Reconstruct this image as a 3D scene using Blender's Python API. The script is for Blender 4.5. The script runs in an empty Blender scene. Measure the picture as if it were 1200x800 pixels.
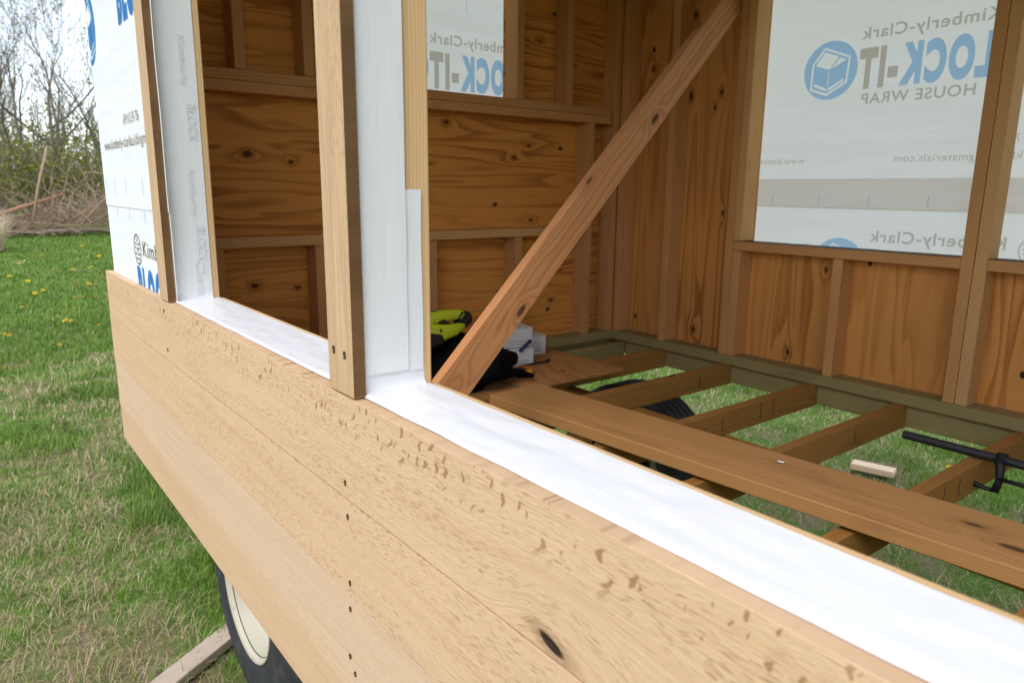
import bpy, bmesh, math, random
import numpy as np
from mathutils import Vector, Matrix, noise as mnoise
from mathutils.geometry import delaunay_2d_cdt

random.seed(7); rng = np.random.default_rng(7)
sc = bpy.context.scene
COL = sc.collection

# ------------------------------------------------------------------ camera, sky, sun, exposure
CAM = Vector((0, 0, 1.68))
R_ = Vector((0.61505938, 0.78842021, 0.00977425)); U_ = Vector((-0.16981185, 0.12034721, 0.97810045))
F_ = Vector((-0.76997785, 0.60324964, -0.20790377)); FPX = 839.99
cam = bpy.data.cameras.new('camera'); cam_o = bpy.data.objects.new('camera', cam); COL.objects.link(cam_o)
cam.sensor_width = 36; cam.lens = FPX / 1200 * 36; cam.clip_start = 0.02; cam.clip_end = 2000
M = Matrix((R_, U_, -F_)).transposed().to_4x4(); M.translation = CAM; cam_o.matrix_world = M
cam.dof.use_dof = True; cam.dof.focus_distance = 1.5; cam.dof.aperture_fstop = 7.1
sc.camera = cam_o

SUN_EL, SUN_AZ = 50, 158          # degrees; azimuth measured from +Y towards +X
w = bpy.data.worlds.new('World'); sc.world = w; w.use_nodes = True
nt = w.node_tree; bg = nt.nodes['Background']; sky = nt.nodes.new('ShaderNodeTexSky')
sky.sky_type = 'NISHITA'; sky.sun_disc = False
sky.sun_elevation = math.radians(SUN_EL); sky.sun_rotation = math.radians(SUN_AZ)
sky.altitude = 100; sky.air_density = 1.0; sky.dust_density = 2.0; sky.ozone_density = 1.0
veil = nt.nodes.new('ShaderNodeMix'); veil.data_type = 'RGBA'; veil.inputs[0].default_value = .65   # even high overcast over the whole sky
veil.inputs[7].default_value = (2.35, 2.42, 2.5, 1)
nt.links.new(sky.outputs[0], veil.inputs[6]); nt.links.new(veil.outputs[2], bg.inputs[0]); bg.inputs[1].default_value = 0.15
sun = bpy.data.lights.new('sun', 'SUN'); sun.energy = 0.5; sun.angle = math.radians(40); sun.color = (1, .985, .965)
sun_o = bpy.data.objects.new('sun', sun); COL.objects.link(sun_o)
e, a = math.radians(SUN_EL), math.radians(SUN_AZ)
sun_dir = Vector((math.sin(a) * math.cos(e), math.cos(a) * math.cos(e), math.sin(e)))
sun_o.rotation_euler = sun_dir.to_track_quat('Z', 'Y').to_euler()
sc.view_settings.view_transform = 'Standard'; sc.view_settings.look = 'None'
sc.cycles.max_bounces = 6; sc.cycles.diffuse_bounces = 4; sc.cycles.transparent_max_bounces = 4; sc.cycles.caustics_reflective = False; sc.cycles.caustics_refractive = False
sc.view_settings.gamma = 1; sc.view_settings.exposure = 1.9

# ------------------------------------------------------------------ helpers
def ray(px, py):
    return (px - 600) / FPX * R_ - (py - 400) / FPX * U_ + F_
def on_z(px, py, z):
    d = ray(px, py); return CAM + d * ((z - CAM.z) / d.z)

class NT:
    """small node builder"""
    def __init__(self, name):
        self.m = bpy.data.materials.new(name); self.m.use_nodes = True
        self.t = self.m.node_tree; self.n = self.t.nodes; self.n.clear()
        self.out = self.n.new('ShaderNodeOutputMaterial')
    def put(self, sock, v):
        if v is None: return
        if hasattr(v, 'is_output') or hasattr(v, 'links'): self.t.links.new(v, sock)
        else:
            if hasattr(sock.default_value, '__len__') and not hasattr(v, '__len__'): v = (v,) * len(sock.default_value)
            if hasattr(v, '__len__') and len(sock.default_value) == 4 and len(v) == 3: v = (*v, 1)
            sock.default_value = v
    def node(self, typ, ins=None, **props):
        n = self.n.new(typ)
        for k, v in props.items(): setattr(n, k, v)
        for k, v in (ins or {}).items(): self.put(n.inputs[k], v)
        return n
    def math(self, op, a=None, b=None, c=None, clamp=False):
        n = self.n.new('ShaderNodeMath'); n.operation = op; n.use_clamp = clamp
        self.put(n.inputs[0], a); self.put(n.inputs[1], b); self.put(n.inputs[2], c); return n.outputs[0]
    def vmath(self, op, a=None, b=None):
        n = self.n.new('ShaderNodeVectorMath'); n.operation = op
        self.put(n.inputs[0], a); self.put(n.inputs[1], b)
        return n.outputs['Value'] if op in ('LENGTH', 'DISTANCE', 'DOT_PRODUCT') else n.outputs[0]
    def noise(self, vec, scale=1, detail=3, rough=.5, dist=0, dim='3D'):
        return self.node('ShaderNodeTexNoise', {'Vector': vec, 'Scale': scale, 'Detail': detail, 'Roughness': rough, 'Distortion': dist}, noise_dimensions=dim).outputs[0]
    def step(self, v, lo, hi):
        n = self.n.new('ShaderNodeMapRange'); n.interpolation_type = 'SMOOTHSTEP'
        self.put(n.inputs[0], v); self.put(n.inputs[1], lo); self.put(n.inputs[2], hi); n.inputs[3].default_value = 0; n.inputs[4].default_value = 1
        return n.outputs[0]
    def ramp(self, v, stops):
        n = self.n.new('ShaderNodeValToRGB'); self.put(n.inputs[0], v); cr = n.color_ramp
        while len(cr.elements) > 1: cr.elements.remove(cr.elements[-1])
        for i, (p, c) in enumerate(stops):
            el = cr.elements[0] if i == 0 else cr.elements.new(p)
            el.position = p; el.color = (*c, 1) if len(c) == 3 else c
        return n.outputs[0]
    def mix(self, f, a, b, mode='MIX'):
        n = self.n.new('ShaderNodeMix'); n.data_type = 'RGBA'; n.blend_type = mode
        self.put(n.inputs[0], f); self.put(n.inputs[6], a); self.put(n.inputs[7], b); return n.outputs[2]
    def bsdf(self, col, rough=.6, bump=None, bstr=.3, bdist=.002, spec=.3, metal=0):
        b = self.node('ShaderNodeBsdfPrincipled', {'Base Color': col, 'Roughness': rough, 'Metallic': metal, 'Specular IOR Level': spec})
        if bump is not None:
            bn = self.node('ShaderNodeBump', {'Height': bump, 'Strength': bstr, 'Distance': bdist})
            self.t.links.new(bn.outputs[0], b.inputs['Normal'])
        self.t.links.new(b.outputs[0], self.out.inputs[0]); return b
    def coords(self, jitter=(31.0, .06, .04)):
        tc = self.node('ShaderNodeTexCoord').outputs['Object']
        r = self.node('ShaderNodeObjectInfo').outputs['Random']
        wn = self.node('ShaderNodeTexWhiteNoise', {'W': r}, noise_dimensions='1D')
        off = self.vmath('MULTIPLY', wn.outputs['Color'], jitter)
        return tc, self.vmath('ADD', tc, off), r
    def xyz(self, v):
        s = self.node('ShaderNodeSeparateXYZ', {0: v}).outputs; return s[0], s[1], s[2]
    def comb(self, x, y, z=0.0):
        return self.node('ShaderNodeCombineXYZ', {0: x, 1: y, 2: z}).outputs[0]

def lumber(name, light, dark, ring=.006, contrast=.6, knots=.5, rough=.65, grime=.15, tintvar=.12, fine=.22, center=(.03, .05)):
    m = NT(name); tc, P, rnd = m.coords((31, .05, .04))
    x, y, z = m.xyz(P)
    lowx = m.noise(m.comb(m.math('MULTIPLY', x, 1.6), m.math('MULTIPLY', y, 5), m.math('MULTIPLY', z, 5)), 1, 2)
    vor = m.node('ShaderNodeTexVoronoi', {'Vector': m.comb(m.math('MULTIPLY', x, 3.2), m.math('MULTIPLY', y, 9.), m.math('MULTIPLY', z, 6.)), 'Scale': 1.0, 'Randomness': 1.0}).outputs['Distance']
    kd = m.math('MULTIPLY', vor, 1 / max(knots, .01))
    bulge = m.math('MULTIPLY', m.math('EXPONENT', m.math('MULTIPLY', m.math('MULTIPLY', kd, kd), -14)), .018)
    yy = m.math('ADD', y, center[0]); zz = m.math('ADD', z, center[1])
    rr = m.math('SQRT', m.math('ADD', m.math('MULTIPLY', yy, yy), m.math('MULTIPLY', zz, zz)))
    rr = m.math('ADD', m.math('ADD', rr, bulge), m.math('MULTIPLY', lowx, .03))
    fr = m.math('FRACT', m.math('DIVIDE', rr, ring))
    late = m.ramp(fr, [(0, (0, 0, 0)), (.5, (.15,) * 3), (.86, (1, 1, 1)), (1, (.05,) * 3)])
    fib = m.noise(m.comb(m.math('MULTIPLY', x, 14), m.math('MULTIPLY', y, 700), m.math('MULTIPLY', z, 700)), 1, 3, .6)
    blot = m.noise(m.comb(m.math('MULTIPLY', x, 3), m.math('MULTIPLY', y, 14), m.math('MULTIPLY', z, 14)), 1, 3)
    f = m.math('MULTIPLY', late, contrast)
    f = m.math('ADD', f, m.math('MULTIPLY', m.math('SUBTRACT', fib, .5), fine * 2), clamp=True)
    c = m.mix(f, light, dark)
    c = m.mix(m.math('MULTIPLY', m.step(blot, .5, .8), grime), c, tuple(v * .45 for v in dark))
    kmask = m.step(kd, .16, .09)
    c = m.mix(m.math('MULTIPLY', m.step(kd, .42, .12), .4), c, dark)
    c = m.mix(m.math('MULTIPLY', kmask, .92), c, (.075, .035, .016))
    tv = m.node('ShaderNodeHueSaturation', {'Color': c, 'Value': m.math('ADD', 1 - tintvar / 2, m.math('MULTIPLY', rnd, tintvar))})
    h = m.math('ADD', m.math('MULTIPLY', fib, .6), m.math('MULTIPLY', late, .4))
    m.bsdf(tv.outputs[0], rough, h, .35, .0012, .25); return m.m

def plywood(name, light, dark, knots=(), scale=(1.1, 6.5), k=7.5, rough=.6, seed=0.0):
    """rotary cut veneer: contour bands; local x along the grain, y across; knots = (x, y, radius)"""
    m = NT(name); tc = m.node('ShaderNodeTexCoord').outputs['Object']
    P = m.vmath('ADD', tc, (seed * 3.7, seed * 1.9, seed))
    x, y, z = m.xyz(P); tx, ty, tz = m.xyz(tc)
    n = m.noise(m.comb(m.math('MULTIPLY', x, scale[0]), m.math('MULTIPLY', y, scale[1]), seed), 1, 2.5, .45, .35)
    n = m.math('ADD', n, m.math('MULTIPLY', y, .5))
    kmin = None; ring = None
    for (kx, ky, kr) in knots:
        dx = m.math('MULTIPLY', m.math('SUBTRACT', tx, kx), .62); dy = m.math('SUBTRACT', ty, ky)
        d = m.math('DIVIDE', m.math('SQRT', m.math('ADD', m.math('MULTIPLY', dx, dx), m.math('MULTIPLY', dy, dy))), kr)
        d = m.math('ADD', d, m.math('MULTIPLY', m.math('SUBTRACT', m.noise(tc, 55, 3), .5), 1.1))
        kmin = d if kmin is None else m.math('MINIMUM', kmin, d)
    if kmin is not None:
        n = m.math('ADD', n, m.math('MULTIPLY', m.math('EXPONENT', m.math('MULTIPLY', kmin, -.5)), .24))
    fr = m.math('FRACT', m.math('MULTIPLY', n, k))
    band = m.ramp(fr, [(0, (.1,) * 3), (.45, (.25,) * 3), (.78, (.95,) * 3), (.9, (1, 1, 1)), (1, (.1,) * 3)])
    fib = m.noise(m.comb(m.math('MULTIPLY', x, 9), m.math('MULTIPLY', y, 420), m.math('MULTIPLY', z, 40)), 1, 3, .6)
    patch = m.noise(m.comb(m.math('MULTIPLY', x, .9), m.math('MULTIPLY', y, 3.5), seed), 1, 2)
    amp = m.step(patch, .3, .68)
    f = m.math('ADD', m.math('MULTIPLY', band, m.math('ADD', .35, m.math('MULTIPLY', amp, .60))), m.math('MULTIPLY', m.math('SUBTRACT', fib, .5), .35), clamp=True)
    c = m.mix(f, light, dark)
    if kmin is not None:
        c = m.mix(m.math('MULTIPLY', m.step(kmin, 2.6, .9), .55), c, tuple(v * .8 for v in dark))
        c = m.mix(m.math('MULTIPLY', m.step(kmin, 1.05, .55), .9), c, (.05, .02, .009))
    vk = m.node('ShaderNodeTexVoronoi', {'Vector': m.comb(m.math('MULTIPLY', x, 3.0), m.math('MULTIPLY', y, 4.5), 0.0), 'Scale': 1.0}, voronoi_dimensions='2D')
    c = m.mix(m.math('MULTIPLY', m.step(vk.outputs['Distance'], .05, .03), m.math('GREATER_THAN', m.xyz(vk.outputs['Color'])[0], .80)), c, (.05, .022, .01))
    m.bsdf(c, rough, m.math('ADD', fib, band), .2, .0008, .2); return m.m

def oak(name, base, fleck, knot=None, big=0.0, dens=.5, seed=0.0, grainy=.3):
    """sawn oak with ray flecks; local x along the board, y up the board"""
    m = NT(name); tc = m.node('ShaderNodeTexCoord').outputs['Object']
    x, y, z = m.xyz(tc)
    lx = m.math('ADD', x, seed * 5.3)
    bend = m.noise(m.comb(m.math('MULTIPLY', lx, 2.2), m.math('MULTIPLY', y, 6.), seed), 1, 2)
    v = m.math('ADD', y, m.math('MULTIPLY', bend, .05)); kd = None
    if knot:
        dx = m.math('DIVIDE', m.math('SUBTRACT', x, knot[0]), .085); dy = m.math('DIVIDE', m.math('SUBTRACT', y, knot[1]), .06)
        q = m.math('ADD', m.math('MULTIPLY', dx, dx), m.math('MULTIPLY', dy, dy))
        v = m.math('SUBTRACT', v, m.math('MULTIPLY', m.math('EXPONENT', m.math('MULTIPLY', q, -1)), .045))
        kx = m.math('DIVIDE', m.math('SUBTRACT', x, knot[0]), .021); ky = m.math('DIVIDE', m.math('SUBTRACT', m.math('SUBTRACT', y, knot[1]), m.math('MULTIPLY', m.math('SUBTRACT', x, knot[0]), -.25)), .0075)
        kd = m.math('SQRT', m.math('ADD', m.math('MULTIPLY', kx, kx), m.math('MULTIPLY', ky, ky)))
    fib = m.noise(m.comb(m.math('MULTIPLY', lx, 5), m.math('MULTIPLY', v, 420), seed), 1, 4, .65)
    pore = m.noise(m.comb(m.math('MULTIPLY', lx, 70), m.math('MULTIPLY', v, 620), seed + 3), 1, 2, .5)
    band = m.noise(m.comb(m.math('MULTIPLY', lx, 1.5), m.math('MULTIPLY', v, 55), seed + 7), 1, 3)
    c = m.mix(m.math('MULTIPLY', m.step(fib, .35, .7), grainy), base, tuple(b * .62 for b in base))
    c = m.mix(m.math('MULTIPLY', m.step(band, .45, .72), .36), c, tuple(b * q_ for b, q_ in zip(base, (.82, .74, .66))))
    c = m.mix(m.math('MULTIPLY', m.step(pore, .52, .68), .26), c, tuple(b * .55 for b in base))
    # short flecks that follow the figure
    warp = m.math('MULTIPLY', m.math('SUBTRACT', m.noise(m.comb(m.math('MULTIPLY', lx, 16), m.math('MULTIPLY', y, 30), seed), 1, 2), .5), .03)
    fv = m.math('ADD', v, warp)
    tilt = m.math('ADD', lx, m.math('MULTIPLY', fv, 1.4))
    f1 = m.node('ShaderNodeTexVoronoi', {'Vector': m.comb(m.math('MULTIPLY', tilt, 30), m.math('MULTIPLY', fv, 250), seed), 'Scale': 1.0}, voronoi_dimensions='2D').outputs['Distance']
    msk = m.noise(m.comb(m.math('MULTIPLY', lx, 4.), m.math('MULTIPLY', v, 26), seed + 1), 1, 3)
    fl = m.math('MULTIPLY', m.step(f1, .23, .13), m.step(msk, .62 - dens * .28, .72 - dens * .2))
    c = m.mix(m.math('MULTIPLY', fl, .58), c, fleck)
    if big > 0:
        wx = m.math('ADD', lx, m.math('MULTIPLY', m.math('SUBTRACT', m.noise(m.comb(m.math('MULTIPLY', lx, 22), m.math('MULTIPLY', y, 55), seed + 9), 1, 2), .5), .03))
        slant = m.math('ADD', wx, m.math('MULTIPLY', y, -.35))
        f2 = m.node('ShaderNodeTexVoronoi', {'Vector': m.comb(m.math('MULTIPLY', slant, 58), m.math('MULTIPLY', m.math('ADD', y, m.math('MULTIPLY', bend, .03)), 26), seed), 'Scale': 1.0, 'Randomness': .9}, voronoi_dimensions='2D')
        size = m.math('ADD', .04, m.math('MULTIPLY', m.node('ShaderNodeSeparateXYZ', {0: f2.outputs['Color']}).outputs[0], .18))
        mk = m.math('MULTIPLY', m.math('MULTIPLY', m.step(y, .005, .04), m.step(y, .0755, .0735)), m.step(m.noise(m.comb(m.math('MULTIPLY', lx, 5), m.math('MULTIPLY', y, 16), seed), 1, 2), .32, .46))
        edge = m.math('SUBTRACT', f2.outputs['Distance'], size)
        fb = m.math('MULTIPLY', m.step(edge, .02, -.03), mk)
        c = m.mix(m.math('MULTIPLY', fb, .78 * big), c, tuple(b * 1.0 for b in fleck))
    dirt = m.noise(m.comb(m.math('MULTIPLY', lx, 3), m.math('MULTIPLY', y, 9), seed + 4), 1, 4)
    c = m.mix(m.math('MULTIPLY', m.step(dirt, .55, .85), .22), c, (.36, .26, .17))
    if kd is not None:
        c = m.mix(m.math('MULTIPLY', m.step(kd, 2.6, .9), .45), c, (.20, .10, .05))
        c = m.mix(m.step(kd, 1.0, .6), c, (.035, .018, .012))
    h = m.math('ADD', m.math('MULTIPLY', fib, .5), m.math('MULTIPLY', pore, .7))
    if kd is not None: h = m.math('SUBTRACT', h, m.math('MULTIPLY', m.step(kd, 1.0, .5), 3))
    m.bsdf(c, .72, h, .7, .0018, .18); return m.m

def plain(name, col, rough=.5, var=.12, nscale=40, bstr=.15, bdist=.001, metal=0, spec=.4):
    m = NT(name); tc = m.node('ShaderNodeTexCoord').outputs['Object']
    n = m.noise(tc, nscale, 4); n2 = m.noise(tc, nscale * .2, 3)
    c = m.mix(m.math('MULTIPLY', n2, var * 2, clamp=True), col, tuple(v * .6 for v in col))
    m.bsdf(c, rough, n, bstr, bdist, spec, metal); return m.m

def obj(name, mesh, mat=None, parent=None, M4=None, smooth=False):
    if isinstance(mesh, bmesh.types.BMesh):
        me = bpy.data.meshes.new(name); mesh.to_mesh(me); mesh.free(); mesh = me
    if mat is not None:
        mats = mat if isinstance(mat, (list, tuple)) else [mat]
        if not mesh.materials:
            for q in mats: mesh.materials.append(q)
    if smooth: mesh.shade_smooth()
    o = bpy.data.objects.new(name, mesh); COL.objects.link(o)
    if M4 is not None: o.matrix_world = M4
    if parent is not None:
        mw = o.matrix_world.copy(); o.parent = parent; root = parent
        T = Matrix.Identity(4); chain = []
        while root is not None: chain.append(root.matrix_basis.copy()); root = root.parent
        for b in reversed(chain): T = T @ b
        o.matrix_basis = T.inverted() @ mw
    return o
def tag(o, label=None, cat=None, group=None, kind=None):
    for k, v in (('label', label), ('category', cat), ('group', group), ('kind', kind)):
        if v: o[k] = v
    return o
def empty(name, loc, label=None, cat=None, group=None, parent=None):
    o = bpy.data.objects.new(name, None); COL.objects.link(o); o.empty_display_size = .1
    o.location = Vector(loc) - (parent.location if parent else Vector())
    if parent: o.parent = parent
    return tag(o, label, cat, group)

def box_bm(L, W, H, bev=.002, mats=None):
    bm = bmesh.new(); bmesh.ops.create_cube(bm, size=1); bmesh.ops.scale(bm, vec=(L, W, H), verts=bm.verts)
    if bev: bmesh.ops.bevel(bm, geom=bm.edges[:], offset=min(bev, min(L, W, H) * .3), segments=1, affect='EDGES')
    return bm
def board(name, x0, x1, y0, y1, z0, z1, mat, parent, axis=None, bev=.002, up=None):
    """axis-aligned board; local x runs along its length (axis), local y along the wider of the others"""
    c = Vector(((x0 + x1) / 2, (y0 + y1) / 2, (z0 + z1) / 2)); d = [abs(x1 - x0), abs(y1 - y0), abs(z1 - z0)]
    if axis is None: axis = max(range(3), key=lambda i: d[i])
    o = [i for i in range(3) if i != axis]
    if d[o[0]] < d[o[1]]: o.reverse()
    E3 = [Vector((1, 0, 0)), Vector((0, 1, 0)), Vector((0, 0, 1))]
    ex, ey = E3[axis], E3[o[0]]; ez = ex.cross(ey)
    M4 = Matrix((ex, ey, ez)).transposed().to_4x4(); M4.translation = c
    return obj(name, box_bm(d[axis], d[o[0]], d[o[1]], bev), mat, parent, M4)
def tube_bm(bm, pts, radii, sides=6, cap=True):
    """swept tube through points"""
    pts = [Vector(p) for p in pts]; rings = []
    for i, p in enumerate(pts):
        t = (pts[min(i + 1, len(pts) - 1)] - pts[max(i - 1, 0)])
        if t.length < 1e-9: t = Vector((0, 0, 1))
        t.normalize(); a_ = t.orthogonal().normalized() if i == 0 else (a_ - t * a_.dot(t)).normalized(); b_ = t.cross(a_)
        r = radii[i] if hasattr(radii, '__len__') else radii
        rings.append([bm.verts.new(p + (a_ * math.cos(k * 2 * math.pi / sides) + b_ * math.sin(k * 2 * math.pi / sides)) * r) for k in range(sides)])
    for A, B in zip(rings, rings[1:]):
        for k in range(sides): bm.faces.new((A[k], A[(k + 1) % sides], B[(k + 1) % sides], B[k]))
    if cap:
        bm.faces.new(rings[0][::-1]); bm.faces.new(rings[-1])
    return bm
def sheet(name, fn, nu, nv, mat, parent, thick=0):
    """grid surface from fn(u, v) -> Vector"""
    bm = bmesh.new(); V = [[bm.verts.new(fn(i / nu, j / nv)) for j in range(nv + 1)] for i in range(nu + 1)]
    for i in range(nu):
        for j in range(nv): bm.faces.new((V[i][j], V[i + 1][j], V[i + 1][j + 1], V[i][j + 1]))
    if thick:
        g = bmesh.ops.solidify(bm, geom=bm.faces[:], thickness=thick)
    bmesh.ops.recalc_face_normals(bm, faces=bm.faces[:])
    return obj(name, bm, mat, parent, smooth=True)

# ------------------------------------------------------------------ materials
M_SIDE = [oak('oak_siding_top', (.60, .405, .248), (.255, .125, .05), knot=(0.169, -.063), big=1, dens=.75, seed=1.3),
          oak('oak_siding_second', (.60, .402, .248), (.27, .145, .066), dens=.85, seed=4.1),
          oak('oak_siding_third', (.585, .41, .275), (.36, .22, .12), dens=.1, seed=8.7, grainy=.2),
          oak('oak_siding_bottom', (.56, .375, .23), (.36, .21, .11), dens=.1, seed=11.9, grainy=.25)]
M_POST = oak('oak_post_planed', (.56, .375, .222), (.33, .17, .075), dens=.6, seed=2.2, grainy=.85)
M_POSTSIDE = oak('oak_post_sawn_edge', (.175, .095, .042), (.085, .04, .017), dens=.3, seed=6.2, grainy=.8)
M_SPF = lumber('pine_stud', (.64, .37, .15), (.48, .225, .072), ring=.007, contrast=.55, knots=.55, grime=.1)
M_FIR = lumber('fir_stud', (.60, .305, .115), (.40, .165, .052), ring=.005, contrast=.6, knots=.5, grime=.15)
M_BRACE = lumber('fir_brace', (.68, .325, .135), (.47, .18, .062), ring=.0062, contrast=.8, knots=.75, center=(-.03, .05))
M_PALE = lumber('pale_trim', (.69, .465, .24), (.52, .30, .125), ring=.005, contrast=.5, knots=.3, grime=.05)
M_JOIST = lumber('brown_joist', (.37, .178, .048), (.22, .098, .025), ring=.006, contrast=.5, knots=.5, grime=.3)
M_PLANK = lumber('brown_plank', (.50, .262, .095), (.31, .145, .046), ring=.007, contrast=.45, knots=.8, grime=.35, center=(.02, .11))
M_PT = lumber('treated_lumber', (.33, .265, .11), (.19, .145, .055), ring=.006, contrast=.6, knots=.5, grime=.25)
M_CUT = lumber('fresh_offcut', (.70, .52, .35), (.55, .33, .18), ring=.006, contrast=.4, knots=.2)
M_OLD = lumber('weathered_board', (.42, .33, .25), (.28, .20, .13), ring=.006, contrast=.4, knots=.3)
def wrapmat(name, col, trans=.55, wr=.25, through=None, back=None):
    """thin film: col is its outer face, back its inner face, through the light it lets pass"""
    m = NT(name); tc = m.node('ShaderNodeTexCoord').outputs['Object']
    fine = m.noise(tc, 900, 2); low = m.noise(m.vmath('MULTIPLY', tc, (2.2, 2.2, 9)), 1, 3)
    c = m.mix(m.math('MULTIPLY', fine, .12), col, tuple(v * .8 for v in col))
    if back: c = m.mix(m.node('ShaderNodeNewGeometry').outputs['Backfacing'], c, back)
    h = m.math('ADD', m.math('MULTIPLY', low, 8.0), m.math('MULTIPLY', fine, .05))
    bn = m.node('ShaderNodeBump', {'Height': h, 'Strength': wr, 'Distance': .004})
    d = m.node('ShaderNodeBsdfDiffuse', {'Color': c, 'Normal': bn.outputs[0]})
    g = m.node('ShaderNodeBsdfTranslucent', {'Color': through or col, 'Normal': bn.outputs[0]})
    mx = m.node('ShaderNodeMixShader', {0: trans, 1: d.outputs[0], 2: g.outputs[0]})
    m.t.links.new(mx.outputs[0], m.out.inputs[0]); return m.m
FILM = (.86, .87, .87)
M_WRAP = wrapmat('house_wrap_sheet', FILM, .70, .25, (.91, .85, .80))
M_WRAPN = wrapmat('house_wrap_on_plywood', (.74, .755, .77), .12, .25)
M_INKB = wrapmat('blue_ink', (.04, .22, .62), .70, .0, (.30, .50, .70), FILM); M_INKG = wrapmat('dark_ink', (.05, .05, .055), .70, .0, (.50, .43, .35), FILM)
M_FAINT = plain('faint_ink', (.71, .735, .775), .6, .03)
def tapemat():
    m = NT('flashing_tape_white'); tc = m.node('ShaderNodeTexCoord').outputs['Object']
    low = m.noise(m.vmath('MULTIPLY', tc, (4, 48, 6)), 1, 5, .5, .8); fine = m.noise(m.vmath('MULTIPLY', tc, (30, 140, 60)), 1, 3)
    c = m.mix(m.step(low, .35, .8), (.745, .755, .77), (.728, .742, .765))
    m.bsdf(c, .33, m.math('ADD', low, m.math('MULTIPLY', fine, .10)), .22, .003, .45); return m.m
M_TAPE = tapemat()
M_BLACK = plain('black_plastic', (.008, .008, .009), .5); M_BAG = plain('black_nylon', (.0035, .0035, .004), .9, .2, 60, .4, .004, 0, .1)
M_LIME = plain('lime_plastic', (.40, .47, .015), .3); M_ORANGE = plain('orange_plastic', (.62, .24, .02), .4)
M_CARD = plain('white_carton', (.62, .60, .61), .6, .06); M_CARDP = plain('grey_carton_print', (.42, .41, .43), .6)
M_BLUE = plain('blue_plastic', (.015, .02, .11), .4); M_GREENP = plain('green_paint_mark', (.01, .16, .10), .6)
M_IRON = plain('black_pipe_iron', (.05, .05, .053), .38, .4, 140, .6, .003, .5, .5); M_CAST = plain('black_cast_iron', (.012, .012, .013), .5, .2, 120, .4)
M_BRASS = plain('brass_screw', (.50, .36, .13), .35, .2, 60, .1, .001, .8); M_HOLE = plain('screw_hole_dark', (.03, .018, .01), .8)
M_BLKSHEET = plain('black_sheet', (.015, .016, .02), .6)
def tyremat():
    m = NT('tyre_rubber'); tc = m.node('ShaderNodeTexCoord').outputs['Object']
    n = m.noise(tc, 14, 5, .6); f = m.noise(tc, 120, 3)
    c = m.mix(m.step(n, .45, .8), (.022, .023, .026), (.060, .056, .050))
    m.bsdf(c, .72, f, .3, .002, .35); return m.m
M_TYRE = tyremat()
def rimmat():
    m = NT('cream_rim_paint'); tc = m.node('ShaderNodeTexCoord').outputs['Object']
    n = m.noise(tc, 22, 6, .7); n2 = m.noise(tc, 5, 3)
    c = m.mix(m.step(n, .60, .72), (.42, .385, .30), (.22, .12, .05)); c = m.mix(m.math('MULTIPLY', n2, .25), c, (.5, .45, .34))
    m.bsdf(c, .5, n, .15, .001, .4); return m.m
M_RIM = rimmat()

# ------------------------------------------------------------------ ground
def groundmat():
    m = NT('meadow_ground'); tc = m.node('ShaderNodeTexCoord').outputs['Object']
    a_ = m.noise(tc, .9, 5, .6); b_ = m.noise(tc, 7, 5, .65); c_ = m.noise(tc, 60, 4, .7)
    g = m.mix(b_, (.060, .125, .018), (.13, .22, .035)); s = m.mix(c_, (.10, .075, .042), (.30, .235, .13))
    c = m.mix(m.step(m.math('ADD', m.math('MULTIPLY', a_, .6), m.math('MULTIPLY', b_, .4)), .46, .60), g, s)
    far = m.vmath('LENGTH', tc); c = m.mix(m.math('MULTIPLY', m.step(far, 6, 14), .75), c, g)
    m.bsdf(c, .9, c_, .7, .02, .1); return m.m
bm = bmesh.new(); bmesh.ops.create_grid(bm, x_segments=4, y_segments=4, size=600)
tag(obj('ground', bm, groundmat()), kind='structure')

def lattice(seed, n=256):
    return np.random.default_rng(seed).random((n, n))
LAT = lattice(3); LAT2 = lattice(4)
def vnoise(x, y, lat=LAT):
    n = lat.shape[0]; xi = np.floor(x).astype(int); yi = np.floor(y).astype(int); fx = x - xi; fy = y - yi
    fx = fx * fx * (3 - 2 * fx); fy = fy * fy * (3 - 2 * fy)
    g = lambda i, j: lat[i % n, j % n]
    return (g(xi, yi) * (1 - fx) + g(xi + 1, yi) * fx) * (1 - fy) + (g(xi, yi + 1) * (1 - fx) + g(xi + 1, yi + 1) * fx) * fy
def straw(x, y):
    v = .55 * vnoise(x * .9 + 3, y * .9 + 11) + .3 * vnoise(x * 2.6, y * 2.6) + .15 * vnoise(x * 8, y * 8, LAT2)
    v = v + .30 * np.exp(-(((x + 3.1) / .9) ** 2 + ((y - .15) / .45) ** 2)) + .10 * np.exp(-(((x + 1.6) / 1.5) ** 2 + ((y - 3.2) / .8) ** 2))
    return v

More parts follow.
